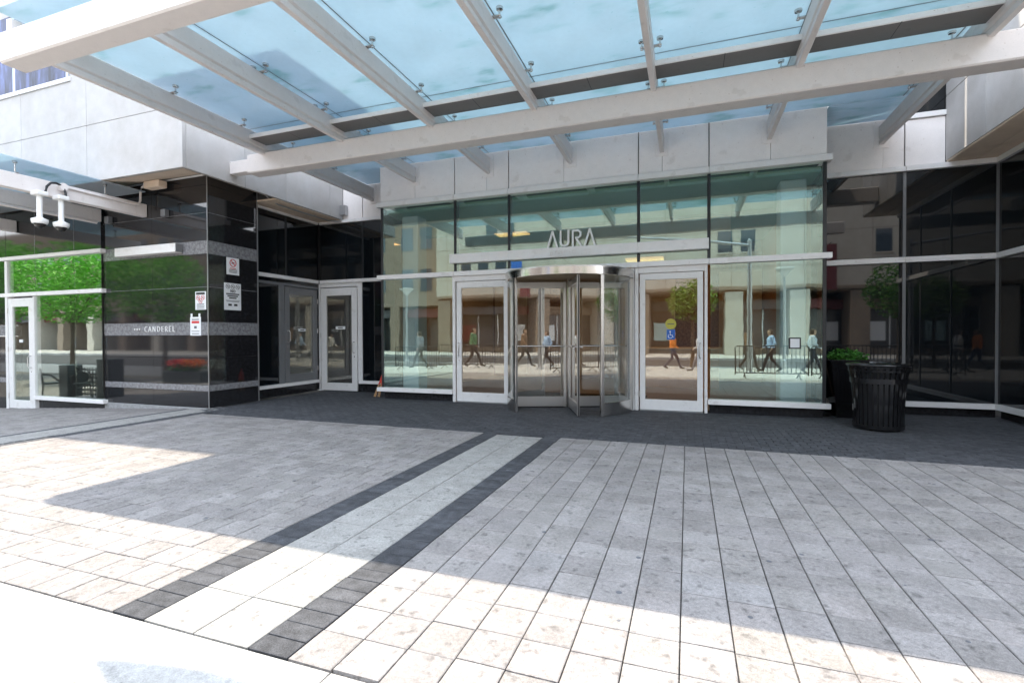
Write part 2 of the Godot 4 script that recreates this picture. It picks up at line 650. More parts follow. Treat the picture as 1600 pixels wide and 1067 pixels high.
	for sx in [-2.462, -2.112]:
		var z := -1.745
		while z > z1 + 0.1:
			var l := minf(0.358, z - z1)
			if l > 0.35:
				put(pave, "large_paver", slab, M.largepaver, Vector3(sx, rng.randf_range(-0.0015, 0.0015), z - 0.179), Vector3(rng.randf_range(-0.004, 0.004), 0, rng.randf_range(-0.004, 0.004)))
			else:
				var cut := B.new()
				cut.paver(Vector3.ZERO, 0.343, l - 0.006, 0.03, 0.005)
				put(pave, "large_paver", cut.mesh(), M.largepaver, Vector3(sx, 0, z - l * 0.5))
			z -= l
	# far pair of strips, by the granite pier
	var far := B.new()
	for sx in [-9.55, -8.75]:
		var z := -1.745
		while z > -7.2:
			far.paver(Vector3(sx, gy(sx), z - 0.06), 0.229, 0.114, 0.03, 0.004)
			z -= 0.12
	tag(put(pave, "charcoal_strip", far.mesh(), M.charcoal1), "", "", "", "stuff")
	var fl := B.new()
	var fz := -1.745
	while fz > -7.2:
		for sx in [-9.325, -8.977]:
			fl.paver(Vector3(sx, gy(sx), fz - 0.179), 0.34, 0.352, 0.03, 0.005)
		fz -= 0.358
	tag(put(pave, "large_slabs", fl.mesh(), M.largepaver), "", "", "", "stuff")
	# pavers under the side entrance, left of the strips
	var lf := B.new()
	var lz := z1
	while lz > -8.4:
		var xx := -9.67
		while xx > -17.5:
			lf.paver(Vector3(xx - 0.12, gy(xx - 0.12), lz - 0.12), 0.233, 0.234, 0.03, 0.005)
			xx -= 0.24
		lz -= 0.24
	tag(put(pave, "side_pavers", lf.mesh(), M.paver1), "", "", "", "stuff")
	# --- charcoal clay pavers along the building
	var dk := Node3D.new()
	dk.name = "charcoal_pavement"
	add_child(dk)
	tag(dk, "charcoal paver apron along the glass entrance", "", "", "structure")
	var parts := [B.new(), B.new(), B.new()]
	var zd := z1
	var k := 0
	while zd > -11.2:
		var xd := -9.10 - (0.1 if k % 2 else 0.0)
		while xd < 7.0:
			if not (xd < -8.6 and zd > -7.0):
				var b: B = parts[rng.randi_range(0, 2)]
				b.paver(Vector3(maxf(xd, -9.1) + 0.1, rng.randf_range(-0.0015, 0.0015), zd - 0.05), 0.195, 0.095, 0.02, 0.004, Basis.from_euler(Vector3(rng.randf_range(-0.012, 0.012), 0, rng.randf_range(-0.01, 0.01))))
			xd += 0.2
		zd -= 0.1
		k += 1
	for i in 3:
		tag(put(dk, "small_pavers", parts[i].mesh(), M["charcoal%d" % i]), "", "", "", "stuff")
	# --- pale concrete sidewalk in front, in slabs
	var side := Node3D.new()
	side.name = "sidewalk"
	add_child(side)
	tag(side, "pale sunlit concrete sidewalk along the street", "", "", "structure")
	var xs := -24.0
	while xs < 22.0:
		for r in 3:
			var zc := -1.74 + 1.0 + r * 2.05
			var b := B.new()
			b.paver(Vector3.ZERO, 2.04, 1.99 if r == 0 else 2.04, 0.04, 0.008)
			put(side, "slab", b.mesh(), M.concrete, Vector3(xs + 1.02, gy(xs + 1.02) + 0.001, zc), Vector3(0, 0, 0.043 if xs + 1.02 < -9.1 else 0.0))
		xs += 2.05
	# litter and gum on the pavers
	var gum := [[0.35, -3.55], [-0.9, -4.1], [1.25, -2.9], [1.9, -3.7], [-1.2, -5.4], [2.2, -4.9], [0.1, -4.6], [-3.6, -3.1], [1.6, -5.6], [-0.3, -3.3], [0.9, -4.3], [-2.3, -4.9]]
	for i in 70:
		gum.append([rng.randf_range(-6.0, 4.5), rng.randf_range(-6.6, -2.0)])
	var gb := B.new()
	for p in gum:
		var r := rng.randf_range(0.006, 0.02)
		gb.lathe(Vector3(p[0], 0.001, p[1]), [Vector2(r, 0.0), Vector2(r * 0.7, 0.0022), Vector2(0.0005, 0.0025)], 9)
	var gums := put(pave, "chewing_gum_spots", gb.mesh(), M.inkgrey)
	tag(gums, "", "", "", "stuff")

# ---------------------------------------------------------------- building
func pane(parent: Node, called: String, lo: Vector3, hi: Vector3, m: Material) -> MeshInstance3D:
	return bar(parent, called, lo, hi, m, 0.0)

func hinged_door(parent: Node, called: String, x0: float, x1: float, y0: float, y1: float, z: float, glass: Material, fr: Material, label := "", stile := 0.10, handle_side := 1) -> MeshInstance3D:
	# leaf with a wide bottom rail, a pane, hinges and a pull handle; faces +z
	var mid := Vector3((x0 + x1) * 0.5, (y0 + y1) * 0.5, z)
	var g := B.new()
	var w := x1 - x0
	var h := y1 - y0
	var d := 0.045
	g.box(Vector3(-w * 0.5 + stile * 0.5, 0, 0), Vector3(stile, h, d), 0.004)
	g.box(Vector3(w * 0.5 - stile * 0.5, 0, 0), Vector3(stile, h, d), 0.004)
	g.box(Vector3(0, h * 0.5 - stile * 0.6, 0), Vector3(w - stile * 2, stile * 1.2, d), 0.004)
	g.box(Vector3(0, -h * 0.5 + 0.10, 0), Vector3(w - stile * 2, 0.20, d), 0.004)
	var leaf := put(parent, called, g.mesh(), fr, mid)
	if label: leaf.set_meta("label", label)
	put(leaf, "pane", bmesh(Vector3(w - stile * 2, h - stile * 1.2 - 0.2, 0.012), 0.0), glass, Vector3(0, (0.2 - stile * 1.2) * 0.5, -0.006))
	var s := float(handle_side)
	var hx := s * (w * 0.5 - stile * 0.5)
	var hy := 1.14 - (y0 + y1) * 0.5 + y0
	var t := B.new()
	t.tube([Vector3(hx, hy - 0.14, d * 0.5), Vector3(hx, hy - 0.14, 0.075), Vector3(hx - s * 0.02, hy - 0.10, 0.085), Vector3(hx - s * 0.02, hy + 0.10, 0.085), Vector3(hx, hy + 0.14, 0.075), Vector3(hx, hy + 0.14, d * 0.5)], 0.011)
	put(leaf, "handle", t.mesh(), M.steelbrushed)
	for yy in [-h * 0.5 + 0.3, 0.1, h * 0.5 - 0.3]:
		var hg := B.new()
		hg.lathe(Vector3(-hx + (-s) * (stile * 0.5 + 0.006), yy, d * 0.5 + 0.004), [Vector2(0.0005, -0.06), Vector2(0.010, -0.06), Vector2(0.010, 0.06), Vector2(0.0005, 0.06)], 8)
		put(leaf, "hinge", hg.mesh(), M.steelbrushed)
	var lk := B.new()
	lk.lathe(Vector3(hx, hy - 0.24, d * 0.5), [Vector2(0.014, 0.0), Vector2(0.014, 0.006), Vector2(0.0005, 0.006)], 10, Basis(Vector3.RIGHT, PI * 0.5))
	put(leaf, "lock", lk.mesh(), M.steel)
	return leaf

func make_building() -> void:
	var b := thing("apartment_building", "glass and pale panel entrance front of a tall apartment building", "building")
	# ----- main bay: sill, bands, plinth
	bar(b, "plinth", Vector3(XL + 0.06, 0, ZM - 0.3), Vector3(-4.86, 0.17, ZM - 0.04), M.plinth)
	bar(b, "plinth", Vector3(0.385, 0, ZM - 0.3), Vector3(XR - 0.04, 0.17, ZM - 0.04), M.plinth)
	bar(b, "sill", Vector3(XL - 0.09, 0.17, ZM - 0.12), Vector3(-4.87, 0.262, ZM + 0.075), M.band)
	bar(b, "sill", Vector3(0.36, 0.17, ZM - 0.12), Vector3(XR + 0.06, 0.262, ZM + 0.075), M.band)
	for q in [[XL - 0.07, -4.815], [-4.809, -3.553], [-3.547, -0.893], [-0.887, 0.372], [0.378, XR + 0.07]]:
		bar(b, "band", Vector3(q[0], 2.755, ZM - 0.1), Vector3(q[1], 2.855, ZM + 0.08), M.band)
		bar(b, "band", Vector3(q[0], 4.42, ZM - 0.1), Vector3(q[1], 4.53, ZM + 0.09), M.band)
	# ----- glass of the main bay
	var xs := [XL + 0.03, -4.81, -3.55, -0.89, 0.375, XR - 0.03]
	for i in 5:
		pane(b, "pane", Vector3(xs[i] + 0.03, 2.857, ZM - 0.012), Vector3(xs[i + 1] - 0.03, 4.418, ZM), M.coated)
	pane(b, "pane", Vector3(XL + 0.06, 0.264, ZM - 0.012), Vector3(-4.88, 2.753, ZM), M.coated)
	pane(b, "pane", Vector3(0.40, 0.264, ZM - 0.012), Vector3(XR - 0.06, 2.753, ZM), M.coated)
	for i in range(1, 5):
		bar(b, "mullion", Vector3(xs[i] - 0.028, 2.857, ZM - 0.14), Vector3(xs[i] + 0.028, 4.418, ZM + 0.012), M.mullion)
	for x in [XL, XR]:
		var s := 1.0 if x < 0 else -1.0
		bar(b, "corner_mullion", Vector3(x, 2.857, ZM - 0.06), Vector3(x + s * 0.058, 4.418, ZM + 0.01), M.mullion)
		bar(b, "corner_mullion", Vector3(x, 0.264, ZM - 0.06), Vector3(x + s * 0.058, 2.753, ZM + 0.01), M.mullion)
		# returns to the recessed walls
		bar(b, "return_glass", Vector3(x, 0.264, ZR), Vector3(x + s * 0.03, 4.418, ZM - 0.062), M.blackglass, 0.0)
		bar(b, "return_plinth", Vector3(x + s * 0.02, 0, ZR), Vector3(x + s * 0.10, 0.262, ZM - 0.31), M.plinth)
	# door posts between the panes, doors and revolving door
	for q in [[-4.868, -4.80], [-3.53, -3.46], [-1.03, -0.965], [-0.955, -0.89], [0.30, 0.352]]:
		bar(b, "door_post", Vector3(q[0], 0, ZM - 0.1), Vector3(q[1], 2.753, ZM + 0.04), M.frame)
	bar(b, "door_head", Vector3(-4.80, 2.64, ZM - 0.1), Vector3(-3.53, 2.753, ZM + 0.035), M.frame)
	bar(b, "door_head", Vector3(-0.89, 2.64, ZM - 0.1), Vector3(0.30, 2.753, ZM + 0.035), M.frame)
	hinged_door(b, "door", -4.775, -3.555, 0.02, 2.63, ZM, M.doorglass, M.frame, "white framed glass door left of the revolving door", 0.115, -1)
	var rd := hinged_door(b, "door", -0.865, 0.275, 0.02, 2.63, ZM, M.doorglass, M.frame, "white framed glass door with blue wheelchair sticker", 0.10, 1)
	# stickers on the right door
	var st := put(rd, "wheelchair_sticker", bmesh(Vector3(0.15, 0.19, 0.003), 0.001), M.blue, Vector3(0.0, 0.135, 0.004))
	var sy := put(rd, "caution_sticker", disc(0.10, 0.003), M.yellow, Vector3(0.0, 0.335, 0.004), Vector3(PI * 0.5, 0, 0))
	st.set_meta("label", "blue sticker with a white wheelchair symbol")
	sy.set_meta("label", "round yellow sticker")
	var wc := B.new()
	wc.lathe(Vector3(-0.012, 0.055, 0.003), [Vector2(0.014, 0), Vector2(0.0005, 0.001)], 10, Basis(Vector3.RIGHT, PI * 0.5))
	wc.tube([Vector3(-0.012, 0.036, 0.004), Vector3(-0.008, -0.01, 0.004), Vector3(0.025, -0.01, 0.004), Vector3(0.042, -0.055, 0.004)], 0.0065, 6)
	var arc := []
	for i in 12:
		var a := deg_to_rad(120 + i * 20)
		arc.append(Vector3(-0.008 + cos(a) * 0.038, -0.03 + sin(a) * 0.038, 0.004))
	wc.tube(arc, 0.005, 6)
	put(sy, "print", bmesh(Vector3(0.12, 0.001, 0.018), 0.0), M.inkgrey, Vector3(0, 0.002, 0.0))
	var wm := put(rd, "wheelchair_symbol", wc.mesh(), M.white, st.position)
	wm.set_meta("label", "white wheelchair symbol")
	for q in [[-4.775, -3.555], [-0.865, 0.275]]:
		bar(b, "threshold", Vector3(q[0], 0, ZM - 0.07), Vector3(q[1], 0.016, ZM + 0.05), M.steelbrushed)
	# framed notice behind the right pane
	# ----- projecting sign band
	for q in [[-4.89, -3.55], [-3.547, -0.89], [-0.887, 0.37]]:
		bar(b, "sign_band", Vector3(q[0], 3.03, ZM + 0.02), Vector3(q[1], 3.225, ZM + 0.13), M.band, 0.006)
	# ----- panels above the main bay
	var px := [XL, -5.80, -4.81, -4.05, -3.55, -2.36, -0.89, -0.45, 0.375, 1.39, XR]
	bar(b, "wall_core", Vector3(XL + 0.01, 4.54, ZM - 0.95), Vector3(XR - 0.01, 12.9, ZM - 0.04), M.core, 0)
	for i in px.size() - 1:
		var wide := i in [2, 4, 6, 8]
		bar(b, "wall_panel", Vector3(px[i] + (0.010 if wide else 0.003), 4.532, ZM - 0.045), Vector3(px[i + 1] - (0.010 if i in [1, 3, 5, 7] else 0.003), 6.3, ZM + 0.02), M["panel%d" % (i % 3)])
	bar(b, "wall_panel", Vector3(XL, 6.31, ZM - 0.045), Vector3(XR, 12.9, ZM + 0.02), M.panel1)
	# ----- recessed wall, right
	var rw := [[XR, 3.69], [3.69, 5.03]]
	bar(b, "plinth", Vector3(XR, 0, ZR - 0.2), Vector3(5.03, 0.15, ZR - 0.05), M.plinth)
	for q in rw:
		bar(b, "sill", Vector3(q[0] + 0.003, 0.15, ZR - 0.1), Vector3(q[1] - 0.003, 0.245, ZR + 0.06), M.band)
		bar(b, "band", Vector3(q[0] + 0.003, 2.74, ZR - 0.1), Vector3(q[1] - 0.003, 2.835, ZR + 0.06), M.band)
		bar(b, "band", Vector3(q[0] + 0.003, 4.37, ZR - 0.1), Vector3(q[1] - 0.003, 4.46, ZR + 0.07), M.band)
		bar(b, "dark_pane", Vector3(q[0] + 0.02, 0.247, ZR - 0.015), Vector3(q[1] - 0.02, 2.738, ZR), M.blackglass, 0)
		bar(b, "dark_pane", Vector3(q[0] + 0.02, 2.837, ZR - 0.015), Vector3(q[1] - 0.02, 4.368, ZR), M.blackglass, 0)
	for y in [[0.247, 2.738], [2.837, 4.368]]:
		bar(b, "mullion", Vector3(3.665, y[0], ZR - 0.1), Vector3(3.715, y[1], ZR + 0.012), M.greyframe)
		bar(b, "mullion", Vector3(4.995, y[0], ZR - 0.1), Vector3(5.045, y[1], ZR + 0.012), M.greyframe)
	bar(b, "wall_core", Vector3(XR, 4.46, ZR - 0.3), Vector3(5.3, 12.9, ZR - 0.05), M.core, 0)
	for q in [[XR + 0.005, 3.36, 5.9], [3.363, 3.68, 5.9], [3.70, 4.283, 5.29]]:
		bar(b, "wall_panel", Vector3(q[0], 4.462, ZR - 0.05), Vector3(q[1], q[2], ZR), M["panel%d" % (int(q[0] * 10) % 3)])
	bar(b, "window_sill", Vector3(3.70, 5.30, ZR - 0.05), Vector3(4.283, 5.39, ZR + 0.04), M.band)
	bar(b, "window", Vector3(3.70, 5.392, ZR - 0.04), Vector3(4.283, 7.2, ZR - 0.02), M.blackglass, 0)
	# right wall coming forward, x = 5.03
	bar(b, "plinth", Vector3(5.08, 0, ZR), Vector3(5.3, 0.15, -6.6), M.plinth)
	for q in [[ZR, -9.2], [-9.2, -7.8], [-7.8, -6.6]]:
		for y in [[0.15, 0.245], [2.74, 2.835], [4.37, 4.46]]:
			bar(b, "band", Vector3(4.97, y[0], q[0] + (0.065 if q[0] == ZR else 0.003)), Vector3(5.13, y[1], q[1] - 0.003), M.band)
		bar(b, "dark_pane", Vector3(5.03, 0.247, q[0] + 0.02), Vector3(5.045, 2.738, q[1] - 0.02), M.blackglass, 0)
		bar(b, "dark_pane", Vector3(5.03, 2.837, q[0] + 0.02), Vector3(5.045, 4.368, q[1] - 0.02), M.blackglass, 0)
		bar(b, "mullion", Vector3(5.018, 0.247, q[1] - 0.02), Vector3(5.13, 2.738, q[1] + 0.02), M.greyframe)
		bar(b, "mullion", Vector3(5.018, 2.837, q[1] - 0.02), Vector3(5.13, 4.368, q[1] + 0.02), M.greyframe)
	bar(b, "wall_core", Vector3(5.14, 0.15, ZR), Vector3(5.4, 4.47, -6.6), M.core, 0)
	# upper block on the right, overhanging
	bar(b, "upper_block", Vector3(4.32, 4.52, -13), Vector3(24, 12.9, -6.45), M.core, 0)
	var zj := [ZR, -9.55, -8.15, -7.1, -6.42]
	for i in 4:
		for y in [[4.50, 5.62], [5.63, 7.6], [7.61, 10.2], [10.21, 12.9]]:
			bar(b, "stone_panel", Vector3(4.285, y[0], zj[i] + 0.004), Vector3(4.33, y[1], zj[i + 1] - 0.004), M["stone%d" % rng.randi_range(0, 3)])
	for i in 4:
		for y in [[4.50, 5.62], [5.63, 7.6], [7.61, 10.2], [10.21, 12.9]]:
			bar(b, "stone_panel", Vector3(4.286 + i * 2.1, y[0], -6.455), Vector3(4.286 + i * 2.1 + 2.092, y[1], -6.415), M["stone%d" % rng.randi_range(0, 3)])
	bar(b, "soffit_panel", Vector3(4.30, 4.47, ZR), Vector3(4.70, 4.515, -6.43), M.soffit, 0.006)
	bar(b, "soffit_panel", Vector3(4.71, 4.47, ZR), Vector3(5.5, 4.515, -6.43), M.soffit, 0.006)
	# ----- recessed wall, left: vestibule back wall
	bar(b, "plinth", Vector3(-8.06, 0, ZR - 0.2), Vector3(XL, 0.22, ZR - 0.04), M.plinth)
	bar(b, "sill", Vector3(-8.05, 0.22, ZR - 0.1), Vector3(XL, 0.30, ZR + 0.05), M.band)
	bar(b, "door_post", Vector3(-8.08, 0.302, ZR - 0.1), Vector3(-7.94, 2.85, ZR + 0.02), M.frame)
	bar(b, "door_post", Vector3(-9.33, 0.0, ZR - 0.1), Vector3(-9.27, 2.85, ZR + 0.02), M.frame)
	bar(b, "band", Vector3(-9.27, 2.852, ZR - 0.1), Vector3(XL, 2.94, ZR + 0.05), M.band)
	bar(b, "band", Vector3(-9.27, 4.42, ZR - 0.1), Vector3(XL, 4.50, ZR + 0.06), M.band)
	bar(b, "dark_pane", Vector3(-7.94, 0.302, ZR - 0.015), Vector3(XL - 0.01, 2.85, ZR), M.blackglass, 0)
	bar(b, "dark_pane", Vector3(-9.27, 2.942, ZR - 0.015), Vector3(-7.94, 4.418, ZR), M.blackglass, 0)
	bar(b, "dark_pane", Vector3(-7.90, 2.942, ZR - 0.015), Vector3(XL - 0.01, 4.418, ZR), M.blackglass, 0)
	bar(b, "mullion", Vector3(-7.945, 2.942, ZR - 0.08), Vector3(-7.895, 4.418, ZR + 0.012), M.mullion)
	bar(b, "door_head", Vector3(-9.27, 2.75, ZR - 0.1), Vector3(-8.08, 2.85, ZR + 0.02), M.frame)
	var vd := hinged_door(b, "door", -9.25, -8.10, 0.02, 2.73, ZR, M.doorglass, M.frame, "white framed door at the back of the dark vestibule", 0.17, 1)
	var pl := put(vd, "door_plate", bmesh(Vector3(0.30, 0.075, 0.004), 0.001), M.signwhite, Vector3(0.04, 0.30, 0.006))
	put(vd, "door_plate_print", bmesh(Vector3(0.16, 0.028, 0.002), 0.0), M.inkgrey, pl.position + Vector3(0, 0, 0.004))
	bar(b, "wall_core", Vector3(-8.5, 4.50, ZR - 0.3), Vector3(XL, 12.9, ZR - 0.05), M.core, 0)
	for q in [[-8.525, -7.93], [-7.91, XL]]:
		bar(b, "wall_panel", Vector3(q[0], 4.502, ZR - 0.05), Vector3(q[1], 6.4, ZR), M.panel0)
	# vestibule side wall, x = -9.33, facing the entrance
	bar(b, "plinth", Vector3(-9.5, 0, ZR + 0.03), Vector3(-9.37, 0.22, -8.6), M.plinth)
	bar(b, "sill", Vector3(-9.45, 0.22, ZR + 0.03), Vector3(-9.28, 0.30, -8.6), M.band)
	bar(b, "band", Vector3(-9.45, 2.852, ZR + 0.06), Vector3(-9.28, 2.94, -8.6), M.band)
	bar(b, "transom", Vector3(-9.45, 2.70, ZR + 0.03), Vector3(-9.31, 2.76, -8.6), M.greyframe)
	bar(b, "dark_pane", Vector3(-9.345, 2.762, ZR + 0.03), Vector3(-9.335, 2.85, -8.6), M.blackglass, 0)
	for q in [[-8.6, -9.62], [-9.68, ZR + 0.03]]:
		bar(b, "dark_pane", Vector3(-9.345, 2.942, q[1]), Vector3(-9.33, 4.418, q[0]), M.blackglass, 0)
	bar(b, "mullion", Vector3(-9.40, 2.942, -9.68), Vector3(-9.318, 4.418, -9.62), M.mullion)
	bar(b, "band", Vector3(-9.45, 4.42, ZR + 0.07), Vector3(-9.28, 4.475, -8.6), M.band)
	bar(b, "dark_pane", Vector3(-9.345, 0.302, -9.40), Vector3(-9.33, 2.698, -8.6), M.blackglass, 0)
	bar(b, "door_post", Vector3(-9.42, 0.302, -9.56), Vector3(-9.30, 2.698, -9.40), M.greyframe)
	var sd := hinged_door(b, "side_door", 0.0, 1.12, 0.31, 2.68, 0.0, M.doorglass, M.greyframe, "grey framed dark glass door in the vestibule side wall", 0.15, -1)
	sd.rotation.y = PI * 0.5
	sd.position = Vector3(-9.335, 1.495, -10.15)
	var p2 := put(sd, "door_plate", bmesh(Vector3(0.26, 0.07, 0.004), 0.001), M.signwhite, Vector3(0.02, 0.12, 0.006))
	put(sd, "door_plate_print", bmesh(Vector3(0.13, 0.026, 0.002), 0.0), M.inkgrey, p2.position + Vector3(0, 0, 0.004))
	bar(b, "wall_core", Vector3(-9.8, 0, ZR - 0.2), Vector3(-9.50, 4.47, -8.62), M.core, 0)
	bar(b, "wall_core", Vector3(-9.8, 0, ZR - 0.5), Vector3(XL, 4.6, ZR - 0.31), M.core, 0)
	bar(b, "wall_core", Vector3(XR, 0, ZR - 0.5), Vector3(5.4, 4.6, ZR - 0.31), M.core, 0)
	# upper block on the left, overhanging the pier: white stone panels
	bar(b, "upper_block", Vector3(-40, 4.78, -13), Vector3(-8.58, 12.9, -6.47), M.core, 0)
	var xj := [-23.75, -21.65, -19.55, -17.45, -15.35, -13.25, -11.15, -8.535]
	for i in 7:
		for y in [[4.50, 5.605], [5.613, 7.6], [7.608, 10.2], [10.208, 12.9]]:
			bar(b, "stone_panel", Vector3(xj[i] + 0.004, y[0], -6.49), Vector3(xj[i + 1] - 0.004, y[1], -6.42), M["stone%d" % rng.randi_range(0, 3)])
	var zs := [ZR, -10.3, -8.85, -7.75, -6.492]
	for i in 4:
		for y in [[4.50, 6.2], [6.21, 9.5], [9.51, 12.9]]:
			bar(b, "stone_panel", Vector3(-8.60, y[0], zs[i] + 0.004), Vector3(-8.53, y[1], zs[i + 1] - 0.003), M["stone%d" % rng.randi_range(0, 3)])
	# sloping soffit round the pier, flat soffit over the vestibule
	var sf := B.new()
	var xi := -9.06
	sf.quad(Vector3(-40, 4.49, -6.47), Vector3(-8.585, 4.49, -6.47), Vector3(xi, 4.715, -7.30), Vector3(-40, 4.715, -7.30), Vector3.DOWN)
	sf.quad(Vector3(-40, 4.53, -6.47), Vector3(-8.585, 4.53, -6.47), Vector3(xi, 4.755, -7.30), Vector3(-40, 4.755, -7.30), Vector3.UP)
	put(b, "soffit_panel", sf.mesh(), M.soffit)
	var sg := B.new()
	sg.quad(Vector3(-8.585, 4.49, -6.475), Vector3(-8.585, 4.49, -8.60), Vector3(xi, 4.715, -8.60), Vector3(xi, 4.715, -7.303), Vector3.DOWN)
	sg.quad(Vector3(-8.585, 4.53, -6.475), Vector3(-8.585, 4.53, -8.60), Vector3(xi, 4.755, -8.60), Vector3(xi, 4.755, -7.303), Vector3.UP)
	sg.quad(Vector3(-8.585, 4.49, -8.60), Vector3(xi, 4.715, -8.60), Vector3(xi, 4.755, -8.60), Vector3(-8.585, 4.53, -8.60), Vector3.FORWARD)
	put(b, "soffit_panel", sg.mesh(), M.soffit)
	bar(b, "soffit_panel", Vector3(-8.95, 4.478, ZR), Vector3(-8.60, 4.52, -8.605), M.soffit)
	bar(b, "soffit_panel", Vector3(-9.5, 4.478, ZR), Vector3(-8.96, 4.52, -8.605), M.soffit)
	# conduit and box under the soffit
	var t := B.new()
	t.tube([Vector3(-8.98, 4.69, -8.62), Vector3(-8.9, 4.56, -8.72), Vector3(-8.80, 4.455, -8.9), Vector3(-8.80, 4.455, -10.55), Vector3(-8.62, 4.455, -10.68), Vector3(-8.52, 4.47, -10.72), Vector3(-8.48, 4.62, -10.72)], 0.018, 8)
	put(b, "conduit", t.mesh(), M.galv)
	bar(b, "junction_box", Vector3(-8.52, 4.60, -10.78), Vector3(-8.36, 4.85, -10.66), M.galv)
	# flat poster on the stone
	var poster := poster_tex()
	var pm := StandardMaterial3D.new()
	pm.albedo_texture = poster
	pm.roughness = 0.5
	var q := QuadMesh.new()
	q.size = Vector2(7.0, 1.6)
	var po := put(self, "poster", q, pm, Vector3(-15.15, 7.45, -6.405))
	tag(po, "long blue printed banner fixed high on the white stone wall", "banner")
	bar(b, "banner_rail", Vector3(-18.7, 6.56, -6.418), Vector3(-11.6, 6.64, -6.39), M.band)

func poster_tex() -> ImageTexture:
	var im := Image.create(256, 64, false, Image.FORMAT_RGB8)
	var f := noise(0.06, 3, 12)
	for x in 256:
		for y in 64:
			var v := 0.32 + 0.25 * f.get_noise_2d(x * 2.0, y * 0.25) + 0.10 * f.get_noise_2d(x * 9.0, y * 1.5)
			var c := Color(v * 0.75, v * 0.85, v * 1.25)
			if x % 64 > 60:
				c = Color(0.85, 0.9, 0.95)
			im.set_pixel(x, y, c)
	im.generate_mipmaps()
	return ImageTexture.create_from_image(im)

func disc(r: float, t: float, seg := 24) -> ArrayMesh:
	var g := B.new()
	g.lathe(Vector3.ZERO, [Vector2(0.0005, -t * 0.5), Vector2(r, -t * 0.5), Vector2(r, t * 0.5), Vector2(0.0005, t * 0.5)], seg)
	return g.mesh()

# ---------------------------------------------------------------- the lobby seen through the glass
func make_lobby() -> void:
	var l := Node3D.new()
	l.name = "lobby"
	add_child(l)
	tag(l, "warm lit lobby behind the entrance glass", "", "", "structure")
	bar(l, "floor", Vector3(XL + 0.05, -0.025, -16.6), Vector3(XR - 0.05, -0.002 + 0.006, ZM - 0.32), M.tanfloor, 0)
	bar(l, "ceiling", Vector3(XL + 0.05, 4.30, -16.6), Vector3(XR - 0.05, 4.40, ZM - 0.16), M.greenceiling, 0)
	bar(l, "back_wall", Vector3(XL, 0, -16.8), Vector3(XR, 4.4, -16.6), M.walnut, 0)
	bar(l, "side_wall", Vector3(XL + 0.03, 0.0, -16.6), Vector3(XL + 0.12, 4.3, ZR - 0.02), M.cream, 0)
	bar(l, "side_wall", Vector3(XR - 0.12, 0.0, -16.6), Vector3(XR - 0.03, 4.3, ZR - 0.02), M.walnut, 0)
	for i in 7:
		bar(l, "wall_board", Vector3(XL + 0.2 + i * 1.24, 0.1, -16.6), Vector3(XL + 0.2 + i * 1.24 + 1.2, 3.4, -16.56), M.walnut if i % 2 else M.cream)
	bar(l, "column", Vector3(-6.45, 0, -10.75), Vector3(-6.02, 4.3, -10.32), M.tealpaint, 0.02)
	bar(l, "column", Vector3(1.62, 0, -10.75), Vector3(2.05, 4.3, -10.32), M.tealpaint, 0.02)
	bar(l, "ceiling_drop", Vector3(XL + 0.2, 3.95, -11.3), Vector3(XR - 0.2, 4.30, -11.0), M.greenceiling)
	bar(l, "ceiling_drop", Vector3(-2.9, 3.35, -13.6), Vector3(0.9, 4.30, -11.9), M.cream)
	bar(l, "entrance_mat", Vector3(-3.6, -0.02, -12.2), Vector3(-0.9, 0.008, ZM - 0.33), M.mat_rubber)
	for p in [[-4.6, -13.0], [-1.0, -12.7], [0.6, -14.2]]:
		var o := put(l, "ceiling_lamp", bmesh(Vector3(0.9, 0.03, 0.5), 0.004), M.lobbylamp, Vector3(p[0], 4.283 if p[0] != -1.0 else 3.332, p[1]))
		var a := AreaLight3D.new()
		a.name = "lobby_light"
		a.area_size = Vector2(0.9, 0.5)
		a.light_color = Color(1.0, 0.76, 0.45)
		a.light_energy = 0.5
		a.area_range = 14.0
		a.shadow_enabled = true
		a.rotation.x = -PI * 0.5
		a.position = Vector3(0, -0.03, 0)
		o.add_child(a)
	# reception desk
	var d := thing("reception_desk", "amber wooden reception desk inside the lobby", "desk", Vector3(-0.4, 0, -14.6))
	put(d, "front_panel", bmesh(Vector3(2.4, 1.05, 0.06), 0.01), M.timber, Vector3(0, 0.525, 0.3))
	put(d, "side_panel", bmesh(Vector3(0.06, 1.05, 0.56), 0.01), M.timber, Vector3(-1.17, 0.525, -0.01))
	put(d, "side_panel", bmesh(Vector3(0.06, 1.05, 0.56), 0.01), M.timber, Vector3(1.17, 0.525, -0.01))
	put(d, "counter", bmesh(Vector3(2.55, 0.06, 0.75), 0.015), M.cream, Vector3(0, 1.081, 0.02))

